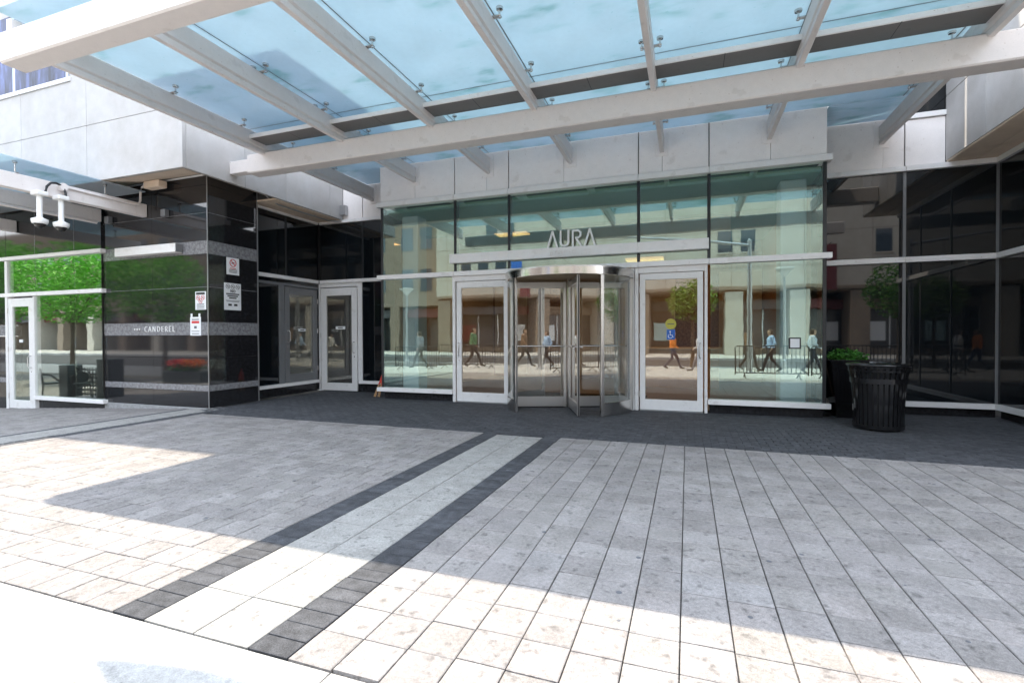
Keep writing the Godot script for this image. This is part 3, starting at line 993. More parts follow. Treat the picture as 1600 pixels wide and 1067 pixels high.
# ---------------------------------------------------------------- granite pier
func make_pier() -> void:
	var p := thing("granite_pier", "polished black granite pier with grey bands at the corner", "pillar", Vector3(-9.13, 0, -7.37))
	# local: front face z = 0, right face x = 0, extends to x = -3.15, z = -1.22
	var g0 := gy(-12.28)
	put(p, "core", bmesh(Vector3(3.10, 4.95, 1.17), 0.0), M.core, Vector3(-1.585, 2.22, -0.615))
	var rows := [[0.0, 0.34, "blackgranite"], [0.34, 0.47, "greygranite"], [0.47, 1.02, "blackgranite"], [1.02, 1.48, "blackgranite"], [1.48, 1.75, "greygranite"], [1.75, 2.46, "blackgranite"], [2.46, 3.13, "blackgranite"], [3.13, 3.40, "greygranite"], [3.40, 3.96, "blackgranite"], [3.96, 4.52, "blackgranite"], [4.52, 4.70, "blackgranite"]]
	for r in rows:
		for x in [[-3.15, -1.60], [-1.595, -0.004]]:
			var pan := bar(p, "granite_panel", Vector3(x[0], r[0] + 0.003, -0.03), Vector3(x[1], r[1] - 0.002, 0.0), M[r[2]], 0.002)
			if r[2] == "greygranite": pan.set_meta("label", "grey granite band")
		bar(p, "granite_panel", Vector3(-0.03, r[0] + 0.003, -1.22), Vector3(0.0, r[1] - 0.002, -0.034), M[r[2]], 0.002)
	for r in [[-0.3, 0.0]]:
		bar(p, "base_stone", Vector3(-3.16, r[0], -0.3), Vector3(-0.9, -0.002, 0.012), M.curbstone, 0.01)
		bar(p, "base_stone", Vector3(-0.9, r[0], -0.3), Vector3(0.006, 0.0, 0.006), M.curbstone, 0.01)
	# light joint lines in the granite
	for y in [3.96, 2.46]:
		bar(p, "joint_strip", Vector3(-3.15, y - 0.004, -0.02), Vector3(0.0, y + 0.004, 0.0012), M.greygranite, 0)
		bar(p, "joint_strip", Vector3(-0.02, y - 0.004, -1.22), Vector3(0.0012, y + 0.004, 0.0), M.greygranite, 0)
	bar(p, "corner_trim", Vector3(-0.012, 0.0, -0.012), Vector3(0.003, 4.70, 0.003), M.galv, 0.001)
	bar(p, "top_trim", Vector3(-3.15, 4.701, -0.05), Vector3(0.02, 4.73, 0.02), M.band, 0.002)
	bar(p, "top_trim", Vector3(-0.05, 4.701, -1.25), Vector3(0.02, 4.73, -0.051), M.band, 0.002)
	bar(p, "rear_trim", Vector3(-0.02, 0.0, -1.25), Vector3(0.006, 4.70, -1.222), M.galv, 0.001)
	# reader boxes high on the granite
	for x in [-2.95, -1.20]:
		bar(p, "floodlight", Vector3(x, 3.95, 0.0), Vector3(x + 0.13, 4.10, 0.10), M.greyframe, 0.01)

# ---------------------------------------------------------------- cafe wing, left
func make_cafe_wing() -> void:
	var w := thing("cafe_wing", "low glass shop front with white framed door left of the granite pier", "shop front", Vector3(0, 0, -7.32))
	var g0 := gy(-14.0)
	# ground storey
	bar(w, "plinth", Vector3(-14.68, -0.4, -0.2), Vector3(-12.285, -0.03, -0.05), M.plinth, 0.004)
	bar(w, "sill", Vector3(-14.68, -0.028, -0.12), Vector3(-12.19, 0.055, 0.05), M.band)
	bar(w, "band", Vector3(-15.95, 2.44, -0.12), Vector3(-12.20, 2.53, 0.05), M.band)
	bar(w, "band", Vector3(-15.95, 3.325, -0.12), Vector3(-12.20, 3.41, 0.06), M.band)
	for x in [[-14.66, -13.215], [-13.205, -12.285]]:
		pane(w, "pane", Vector3(x[0], 0.057, -0.012), Vector3(x[1], 2.438, 0.0), M.cafeglass)
	for x in [[-15.72, -14.66], [-14.65, -13.215], [-13.205, -12.285]]:
		pane(w, "pane", Vector3(x[0], 2.532, -0.012), Vector3(x[1], 3.323, 0.0), M.cafeglass)
	for x in [[-15.9, -14.66], [-14.655, -13.215], [-13.21, -12.285]]:
		bar(w, "granite_panel", Vector3(x[0], 3.412, -0.06), Vector3(x[1] , 4.70, -0.004), M.greygranite if false else M.blackgranite, 0.002)
	for x in [-14.655, -13.2125]:
		bar(w, "joint_strip", Vector3(x - 0.006, 3.412, -0.02), Vector3(x + 0.006, 4.70, -0.001), M.greygranite, 0)
	bar(w, "door_post", Vector3(-15.80, -0.32, -0.1), Vector3(-15.70, 3.32, 0.03), M.frame)
	bar(w, "door_post", Vector3(-14.70, -0.32, -0.1), Vector3(-14.655, 2.438, 0.03), M.frame)
	var d := hinged_door(w, "door", -15.69, -14.71, -0.27, 2.40, 0.0, M.cafeglass, M.frame, "white framed glass door of the shop front", 0.17, 1)
	put(d, "door_plate", bmesh(Vector3(0.14, 0.07, 0.004), 0.001), M.signwhite, Vector3(-0.02, 0.30, 0.006))
	for r in [[-0.5, 0.34, "blackgranite"], [0.345, 0.47, "greygranite"], [0.475, 1.48, "blackgranite"], [1.485, 1.75, "greygranite"], [1.755, 2.9, "blackgranite"], [2.905, 4.7, "blackgranite"]]:
		bar(w, "granite_panel", Vector3(-19.0, r[0], -0.3), Vector3(-15.81, r[1], 0.0), M[r[2]], 0.002)
	# the room behind the glass
	bar(w, "room_wall", Vector3(-16.0, -0.5, -4.2), Vector3(-12.25, 4.7, -4.0), M.core, 0)
	bar(w, "room_floor", Vector3(-16.0, -0.5, -4.0), Vector3(-12.25, -0.27, -0.21), M.core, 0)
	bar(w, "room_wall", Vector3(-16.0, -0.27, -4.0), Vector3(-15.85, 4.7, -0.31), M.core, 0)
	bar(w, "room_ceiling", Vector3(-15.84, 3.42, -4.0), Vector3(-12.29, 3.5, -0.13), M.core, 0)

# ---------------------------------------------------------------- main canopy
const RAFT := [-7.60, -5.80, -4.00, -2.22, -0.455, 1.37, 3.33]

func make_canopy() -> void:
	var c := thing("glass_canopy", "large entrance canopy of blue frosted glass on pale steel beams", "canopy")
	bar(c, "beam", Vector3(-8.02, 4.60, -7.62), Vector3(4.28, 4.955, -7.32), M.canopypaint, 0.018)
	bar(c, "beam", Vector3(-7.46, 4.60, -3.68), Vector3(4.60, 4.955, -3.42), M.canopypaint, 0.018)
	bar(c, "beam_bracket", Vector3(-8.528, 4.66, -7.56), Vector3(-8.021, 4.90, -7.38), M.canopypaint, 0.006)
	for i in RAFT.size():
		var x: float = RAFT[i]
		var back := ZM + 0.022 if x > XL and x < XR else ZR + 0.002
		var zr := (-3.57 + back + 0.013) * 0.5
		var lr := -3.57 - back - 0.013
		var r := put(c, "rafter", rafter_mesh(-3.57, back + 0.013), M.canopypaint, Vector3(x, 0, 0))
		put(r, "bottom_flange", bmesh(Vector3(0.075, 0.068, lr), 0.006), M.canopypaint, Vector3(0, 4.935, zr))
		put(c, "wall_plate", bmesh(Vector3(0.24, 0.44, 0.013), 0.003), M.panel2, Vector3(x, 5.06, back + 0.0065))
	# glass, one sheet per bay, front and back of the gutter
	var edge := [-7.78, -5.80, -4.00, -2.22, -0.455, 1.37, 3.33, 3.52]
	for i in 7:
		for z in [[-3.53, -7.16]]:
			bar(c, "glass_sheet", Vector3(edge[i] + 0.008, 5.345, z[1]), Vector3(edge[i + 1] - 0.008, 5.367, z[0]), M.frit, 0.002)
		var zb := ZM + 0.03 if i in [1, 2, 3, 4] else ZM + 0.03
		bar(c, "glass_sheet", Vector3(edge[i] + 0.008, 5.345, zb), Vector3(edge[i + 1] - 0.008, 5.367, -7.175), M.frit, 0.002)
		if i in [0, 6]:
			var xa: float = edge[i] + 0.008 if i == 0 else XR + 0.03
			var xb: float = XL - 0.03 if i == 0 else edge[i + 1] - 0.008
			bar(c, "glass_sheet", Vector3(xa, 5.345, ZR + 0.02), Vector3(xb, 5.367, zb - 0.01), M.frit, 0.002)
	# sealed joints between the sheets
	for i in range(1, 7):
		for z in [[-7.16, -3.53], [ZM + 0.03, -7.175]]:
			bar(c, "glass_seal", Vector3(edge[i] - 0.0078, 5.347, z[0]), Vector3(edge[i] + 0.0078, 5.365, z[1]), M.gutter, 0)
	bar(c, "glass_seal", Vector3(-7.77, 5.347, -7.1745), Vector3(3.51, 5.365, -7.1605), M.gutter, 0)
	# gutter between the rafters
	for i in RAFT.size() - 1:
		var a: float = RAFT[i] + 0.037
		var b: float = RAFT[i + 1] - 0.037
		bar(c, "gutter", Vector3(a, 5.08, -7.33), Vector3(b, 5.11, -6.99), M.gutter, 0.004)
		bar(c, "gutter_lip", Vector3(a, 5.08, -6.989), Vector3(b, 5.15, -6.965), M.band, 0.004)
		bar(c, "gutter_lip", Vector3(a, 5.08, -7.355), Vector3(b, 5.24, -7.331), M.gutter, 0.004)
		bar(c, "gutter_joint", Vector3((a + b) * 0.5 - 0.004, 5.0795, -7.32), Vector3((a + b) * 0.5 + 0.004, 5.082, -6.97), M.black, 0)
	# point fixings that carry the glass
	var f := B.new()
	f.box(Vector3(0.045, 0, 0), Vector3(0.11, 0.016, 0.06), 0.003)
	f.lathe(Vector3(0.08, 0, 0), [Vector2(0.0005, -0.025), Vector2(0.018, -0.025), Vector2(0.018, 0.012), Vector2(0.012, 0.016), Vector2(0.012, 0.066), Vector2(0.040, 0.074), Vector2(0.045, 0.10), Vector2(0.0005, 0.10)], 14)
	var fm := f.mesh()
	for x in RAFT:
		for z in [-4.27, -5.53, -6.79, -7.95, -9.25]:
			for s in [1.0, -1.0]:
				if s < 0 and x < -7.0:
					continue
				put(c, "glass_fixing", fm, M.steel, Vector3(x + s * 0.036, 5.243, z), Vector3(0, 0 if s > 0 else PI, 0))

func rafter_mesh(z0: float, z1: float) -> ArrayMesh:
	var key := "raft%.3f" % z1
	if not boxes.has(key):
		var g := B.new()
		var l := z0 - z1
		var zc := (z0 + z1) * 0.5
		g.box(Vector3(0, 4.98, zc), Vector3(0.04, 0.03, l), 0.0)
		g.box(Vector3(0, 5.118, zc), Vector3(0.085, 0.252, l), 0.022)
		boxes[key] = g.mesh()
	return boxes[key]

# ---------------------------------------------------------------- side canopy over the shop door, with cameras
func make_side_canopy() -> void:
	var c := thing("side_canopy", "small glass canopy on three pale beams over the shop door", "canopy")
	for x in [-10.925, -12.295, -15.375]:
		bar(c, "beam", Vector3(x - 0.075, 4.0, -7.31 if x < -12.2 else -7.365), Vector3(x + 0.075, 4.27, -4.55), M.canopypaint, 0.012)
	bar(c, "glass_sheet", Vector3(-13.4, 4.49, -7.26), Vector3(-10.745, 4.51, -4.6), M.frit, 0.002)
	bar(c, "glass_sheet", Vector3(-16.6, 4.49, -7.26), Vector3(-13.42, 4.51, -4.6), M.frit, 0.002)
	var f := B.new()
	f.box(Vector3(0, 0.0, 0), Vector3(0.16, 0.016, 0.05), 0.003)
	f.lathe(Vector3(0.0, 0.008, 0), [Vector2(0.018, 0), Vector2(0.012, 0.02), Vector2(0.012, 0.16), Vector2(0.035, 0.17), Vector2(0.035, 0.21), Vector2(0.0005, 0.21)], 12)
	var fm := f.mesh()
	for x in [-10.925, -12.295, -15.375]:
		for z in [-6.6, -5.2]:
			put(c, "glass_fixing", fm, M.steel, Vector3(x, 4.278, z))
	# conduit along the first beam, up to a box under the soffit
	var t := B.new()
	t.tube([Vector3(-10.835, 4.22, -5.85), Vector3(-10.835, 4.20, -7.05), Vector3(-10.825, 4.22, -7.17), Vector3(-10.815, 4.30, -7.20), Vector3(-10.80, 4.52, -7.20), Vector3(-10.76, 4.58, -7.2), Vector3(-10.6, 4.62, -7.2)], 0.022, 8)
	put(c, "conduit", t.mesh(), M.canopypaint)
	bar(c, "junction_box", Vector3(-10.6, 4.52, -7.30), Vector3(-10.15, 4.66, -7.12), M.soffit, 0.01)
	var t2 := B.new()
	t2.tube([Vector3(-12.2, 3.96, -7.2), Vector3(-12.2, 3.96, -4.6)], 0.03, 8)
	put(c, "conduit", t2.mesh(), M.canopypaint)
	# dome cameras on drop stems
	var zs := [-5.46, -5.78]
	for i in 2:
		var k := thing("security_camera", ["white dome security camera on a drop stem, the left one of the pair", "white dome security camera on a drop stem, the right one beside the junction box"][i], "camera", Vector3(-10.77, 3.43, zs[i]), 0, "dome cameras under the side canopy beam")
		var g := B.new()
		g.lathe(Vector3.ZERO, [Vector2(0.10, 0.02), Vector2(0.115, 0.05), Vector2(0.12, 0.10), Vector2(0.06, 0.125), Vector2(0.045, 0.14)], 20)
		put(k, "housing", g.mesh(), M.white)
		var dm := B.new()
		dm.lathe(Vector3.ZERO, [Vector2(0.0005, -0.055), Vector2(0.035, -0.048), Vector2(0.06, -0.03), Vector2(0.078, 0.0), Vector2(0.082, 0.022)], 18)
		put(k, "dome", dm.mesh(), M.blackgloss)
		var s := B.new()
		s.lathe(Vector3.ZERO, [Vector2(0.042, 0.138), Vector2(0.042, 0.53), Vector2(0.0005, 0.53)], 14)
		put(k, "stem", s.mesh(), M.white)
		put(k, "mount", bmesh(Vector3(0.20, 0.075, 0.17), 0.012), M.white, Vector3(0.0, 0.555, 0))
		var h := B.new()
		if i == 0:
			h.tube([Vector3(0.03, 0.59, -0.07), Vector3(0.04, 0.70, -0.09), Vector3(0.04, 0.78, -0.15), Vector3(0.03, 0.80, -0.23), Vector3(0.0, 0.79, -0.32)], 0.020, 8)
		else:
			h.tube([Vector3(0.03, 0.59, -0.06), Vector3(0.02, 0.66, -0.06), Vector3(-0.0, 0.74, -0.05)], 0.020, 8)
		put(k, "cable", h.mesh(), M.black)
	var jb := B.new()
	jb.lathe(Vector3(-10.80, 4.20, -5.82), [Vector2(0.0005, -0.05), Vector2(0.07, -0.05), Vector2(0.07, 0.05), Vector2(0.0005, 0.05)], 16, Basis(Vector3.FORWARD, PI * 0.5))
	put(c, "junction_box", jb.mesh(), M.canopypaint)

# ---------------------------------------------------------------- revolving door
func ring_part(g: B, r: float, w: float, y0: float, y1: float, a0: float, a1: float, seg: int) -> void:
	for i in seg:
		var f := lerpf(a0, a1, float(i) / seg)
		var h := lerpf(a0, a1, float(i + 1) / seg)
		var d0 := Vector3(sin(f), 0, cos(f))
		var d1 := Vector3(sin(h), 0, cos(h))
		var Y0 := Vector3(0, y0, 0)
		var Y1 := Vector3(0, y1, 0)
		var o0 := d0 * r
		var o1 := d1 * r
		var i0 := d0 * (r - w)
		var i1 := d1 * (r - w)
		g.trin(o0 + Y0, o1 + Y0, o1 + Y1, d0, d1, d1)
		g.trin(o0 + Y0, o1 + Y1, o0 + Y1, d0, d1, d0)
		g.trin(i0 + Y0, i1 + Y0, i1 + Y1, -d0, -d1, -d1)
		g.trin(i0 + Y0, i1 + Y1, i0 + Y1, -d0, -d1, -d0)
		g.quad(o0 + Y0, o1 + Y0, i1 + Y0, i0 + Y0, Vector3.DOWN)
		g.quad(o0 + Y1, o1 + Y1, i1 + Y1, i0 + Y1, Vector3.UP)
	for e in [[a0, -1.0], [a1, 1.0]]:
		var d := Vector3(sin(e[0]), 0, cos(e[0]))
		var t: Vector3 = Vector3(cos(e[0]), 0, -sin(e[0])) * e[1]
		g.quad(d * r + Vector3(0, y0, 0), d * (r - w) + Vector3(0, y0, 0), d * (r - w) + Vector3(0, y1, 0), d * r + Vector3(0, y1, 0), t)

func make_revolving_door() -> void:
	var v := thing("revolving_door", "round revolving door of glass and stainless steel in the entrance front", "revolving door", Vector3(-2.245, 0, -9.76))
	var R := 1.25
	var a := deg_to_rad(41.0)
	# fascia ring and ceiling
	var g := B.new()
	ring_part(g, R + 0.03, 0.06, 2.54, 2.665, -PI, PI, 64)
	put(v, "fascia_ring", g.mesh(), M.steel)
	put(v, "ceiling", disc(R - 0.035, 0.03, 48), M.cream, Vector3(0, 2.60, 0))
	var hd := B.new()
	hd.lathe(Vector3.ZERO, [Vector2(0.0005, 2.665), Vector2(R + 0.025, 2.665), Vector2(R + 0.025, 2.69), Vector2(0.0005, 2.69)], 48)
	put(v, "roof_plate", hd.mesh(), M.steelbrushed)
	for s in [-1.0, 1.0]:
		for half in [0, 1]:
			# front and rear quarter walls on each side
			var f0 := a if half == 0 else PI * 0.5 + 0.03
			var f1 := PI * 0.5 - 0.03 if half == 0 else PI - a
			var rail := B.new()
			ring_part(rail, R, 0.045, 0.01, 0.24, s * f0, s * f1, 16)
			put(v, "bottom_rail", rail.mesh(), M.steel)
			var gl := B.new()
			ring_part(gl, R - 0.015, 0.012, 0.242, 2.538, s * f0, s * f1, 16)
			put(v, "curved_pane", gl.mesh(), M.clearglass)
			var pb := B.new()
			var ang: float = s * (f0 if half == 0 else f1)
			pb.box(Vector3(sin(ang), 0, cos(ang)) * (R - 0.01) + Vector3(0, 1.27, 0), Vector3(0.07, 2.53, 0.055), 0.006, Basis(Vector3.UP, ang))
			put(v, "post", pb.mesh(), M.steel)
		var mid := B.new()
		mid.box(Vector3(s * (R - 0.02), 1.27, 0), Vector3(0.06, 2.53, 0.075), 0.006)
		put(v, "post", mid.mesh(), M.steelbrushed)
	# centre shaft and four leaves
	var sh := B.new()
	sh.lathe(Vector3.ZERO, [Vector2(0.0005, 0.0), Vector2(0.045, 0.0), Vector2(0.045, 2.58), Vector2(0.0005, 2.58)], 16)
	put(v, "shaft", sh.mesh(), M.steel)
	for i in 4:
		var ang := deg_to_rad(21.0 + 90.0 * i)
		var b := B.new()
		var L := R - 0.06
		# local: leaf runs along +x from the shaft
		b.box(Vector3(0.085, 1.275, 0), Vector3(0.06, 2.51, 0.045), 0.004)
		b.box(Vector3(L - 0.03, 1.275, 0), Vector3(0.05, 2.51, 0.045), 0.004)
		b.box(Vector3((L + 0.06) * 0.5, 0.13, 0), Vector3(L - 0.17, 0.20, 0.042), 0.004)
		b.box(Vector3((L + 0.06) * 0.5, 2.46, 0), Vector3(L - 0.17, 0.12, 0.042), 0.004)
		var lf := put(v, "leaf", b.mesh(), M.steelbrushed, Vector3.ZERO, Vector3(0, ang - PI * 0.5, 0))
		put(lf, "pane", bmesh(Vector3(L - 0.17, 2.17, 0.01), 0.0), M.doorglass, Vector3((L + 0.06) * 0.5, 1.315, 0))
		var pbar := B.new()
		for s in [-1.0, 1.0]:
			pbar.tube([Vector3(0.09, 1.24, s * 0.07), Vector3(L - 0.04, 1.24, s * 0.07)], 0.013, 8)
			pbar.tube([Vector3(0.12, 1.24, s * 0.02), Vector3(0.12, 1.24, s * 0.07)], 0.008, 6)
			pbar.tube([Vector3(L - 0.06, 1.24, s * 0.02), Vector3(L - 0.06, 1.24, s * 0.07)], 0.008, 6)
		put(lf, "push_bar", pbar.mesh(), M.steel)
		put(lf, "edge_seal", bmesh(Vector3(0.05, 2.50, 0.014), 0.003), M.black, Vector3(L + 0.016, 1.275, 0))
		put(lf, "floor_seal", bmesh(Vector3(L - 0.1, 0.022, 0.014), 0.002), M.black, Vector3((L + 0.06) * 0.5, 0.017, 0))

# ---------------------------------------------------------------- lettering and notices
func stroke(g: B, pts: Array, w: float, d: float) -> void:
	for i in pts.size() - 1:
		var p: Vector2 = pts[i]
		var q: Vector2 = pts[i + 1]
		var m := (p + q) * 0.5
		var l := p.distance_to(q)
		g.box(Vector3(m.x, m.y, 0), Vector3(l + w * 0.5, w, d * (1.0 + 0.002 * i)), 0.002, Basis(Vector3.BACK, (q - p).angle()))

func make_signs() -> void:
	# raised name over the revolving door; the letters stand on the sign band
	var s := thing("name_sign", "raised white letters AURA RESIDENCE on the band over the revolving door", "sign", Vector3(-2.24, 3.225, ZM + 0.085))
	var H := 0.325
	var W := 0.036
	var letters := [
		["letter_a", -0.34, [[Vector2(-0.10, 0), Vector2(0.0, H), Vector2(0.10, 0)]]],
		["letter_u", -0.09, [[Vector2(-0.08, H), Vector2(-0.08, 0.09), Vector2(-0.055, 0.035), Vector2(0.0, 0.018), Vector2(0.055, 0.035), Vector2(0.08, 0.09), Vector2(0.08, H)]]],
		["letter_r", 0.16, [[Vector2(-0.08, 0), Vector2(-0.08, H - 0.018), Vector2(0.03, H - 0.018), Vector2(0.075, H - 0.055), Vector2(0.075, H - 0.12), Vector2(0.03, H - 0.16), Vector2(-0.02, H - 0.16), Vector2(0.09, 0)]]],
		["letter_a", 0.42, [[Vector2(-0.10, 0), Vector2(0.0, H), Vector2(0.10, 0)]]]]
	for L in letters:
		var g := B.new()
		for p in L[2]:
			stroke(g, p, W, 0.045)
		put(s, L[0], g.mesh(), M.white, Vector3(L[1], 0.008, 0))
	text(s, "small_lettering", "RESIDENCE", 0.105, 0.02, M.white, Vector3(0.02, -0.115, 0.056), Vector3.ZERO, 400, 6)
	# name cut in the grey band of the pier
	var c := thing("pier_lettering", "small pale letters CANDEREL on the grey band of the pier", "sign", Vector3(-10.62, 1.615, -7.362))
	text(c, "letters", "CANDEREL", 0.115, 0.012, M.letter, Vector3(0.10, 0, 0), Vector3.ZERO, 300, 9)
	for i in 3:
		put(c, "mark", bmesh(Vector3(0.035, 0.035, 0.01), 0.002), M.letter, Vector3(-0.66 + i * 0.075, 0, 0), Vector3(0, 0, PI * 0.25))
	# long light box on the pier
	var l := thing("sign_box", "long white box lamp mounted on the granite pier", "light box", Vector3(-10.735, 3.27, -7.285))
	put(l, "housing", bmesh(Vector3(1.83, 0.185, 0.165), 0.01), M.band)
	put(l, "end_cap", bmesh(Vector3(0.012, 0.17, 0.15), 0.003), M.greyframe, Vector3(0.9215, 0, 0))
	# notices
	var n1 := notice("no_smoking_notice", "white no smoking notice high on the pier's side face", Vector3(-9.125, 2.945, -7.955), PI * 0.5, 0.31, 0.36)
	ban(n1, Vector3(0, 0.07, 0.006), 0.075)
	lines(n1, [[-0.045, 0.14, 0.016, "red"], [-0.075, 0.20, 0.014, "inkgrey"], [-0.105, 0.20, 0.012, "inkgrey"], [-0.13, 0.18, 0.012, "inkgrey"]])
	var n2 := notice("prohibition_notice", "tall white NO notice with three ban symbols on the pier's side face", Vector3(-9.125, 2.30, -7.943), PI * 0.5, 0.415, 0.57)
	for i in 3:
		ban(n2, Vector3(-0.12 + i * 0.12, 0.21, 0.006), 0.045, "inkgrey")
	text(n2, "lettering", "NO", 0.062, 0.004, M.black, Vector3(0, 0.115, 0.008), Vector3.ZERO, 700)
	lines(n2, [[0.055, 0.32, 0.026, "black"], [0.012, 0.26, 0.026, "black"], [-0.03, 0.18, 0.026, "black"], [-0.085, 0.34, 0.010, "inkgrey"], [-0.105, 0.30, 0.010, "inkgrey"]])
	for x in [-0.07, 0.07]:
		put(n2, "pictogram", bmesh(Vector3(0.085, 0.045, 0.003), 0.001), M.black, Vector3(x, -0.175, 0.006))
	var n3 := notice("warning_notice", "white notice with black header and red rings on the pier's front", Vector3(-9.325, 2.185, -7.366), 0.0, 0.30, 0.37)
	put(n3, "header", bmesh(Vector3(0.24, 0.045, 0.003), 0.001), M.black, Vector3(0, 0.145, 0.006))
	for p in [[-0.065, 0.06], [0.065, 0.06], [0, -0.01]]:
		ban(n3, Vector3(p[0], p[1], 0.006), 0.045)
	lines(n3, [[-0.075, 0.2, 0.018, "inkgrey"], [-0.11, 0.22, 0.011, "inkgrey"], [-0.135, 0.2, 0.011, "inkgrey"], [-0.16, 0.22, 0.011, "inkgrey"]])
	var n4 := notice("paper_notice", "taped paper sheet with a red stripe on the pier's grey band", Vector3(-9.475, 1.665, -7.366), 0.0, 0.30, 0.38)
	put(n4, "stripe", bmesh(Vector3(0.21, 0.05, 0.002), 0.0005), M.red, Vector3(0, 0.085, 0.005))
	lines(n4, [[0.14, 0.2, 0.02, "inkgrey"], [-0.02, 0.07, 0.05, "inkgrey"], [-0.10, 0.22, 0.012, "inkgrey"], [-0.15, 0.2, 0.014, "inkgrey"]])
	for x in [-0.11, 0.11]:
		put(n4, "tape", bmesh(Vector3(0.05, 0.09, 0.001), 0.0), M.signwhite, Vector3(x, 0.215, 0.001))
	# framed notice on the glass of the main bay
	var fr := thing("framed_notice", "small white notice in a black frame on the right entrance pane", "notice", Vector3(1.78, 1.30, ZM + 0.006))
	put(fr, "frame", bmesh(Vector3(0.19, 0.20, 0.012), 0.003), M.black)
	put(fr, "sheet", bmesh(Vector3(0.145, 0.155, 0.004), 0.001), M.signwhite, Vector3(0, 0, 0.007))

func notice(called: String, label: String, at: Vector3, turn: float, w: float, h: float) -> Node3D:
	var n := thing(called, label, "notice", at, turn, "notices on the granite pier")
	put(n, "plate", bmesh(Vector3(w, h, 0.006), 0.002), M.signwhite)
	return n

func lines(n: Node3D, rows: Array) -> void:
	for r in rows:
		put(n, "print_line", bmesh(Vector3(r[1], r[2], 0.002), 0.0), M[r[3]], Vector3(0, r[0], 0.0045))

func ban(n: Node3D, at: Vector3, r: float, col := "red") -> void:
	var g := B.new()
	var pts := []
	for i in 25:
		pts.append(Vector3(cos(TAU * i / 24.0), sin(TAU * i / 24.0), 0) * r)
	g.tube(pts, r * 0.11, 5)
	g.tube([Vector3(-0.7, 0.7, 0) * r, Vector3(0.7, -0.7, 0) * r], r * 0.11, 5)
	var o := put(n, "ban_ring", g.mesh(), M[col], at)
	put(o, "symbol", bmesh(Vector3(r * 0.9, r * 0.28, 0.003), 0.0), M.black, Vector3(0, 0, -0.001), Vector3(0, 0, 0.25))

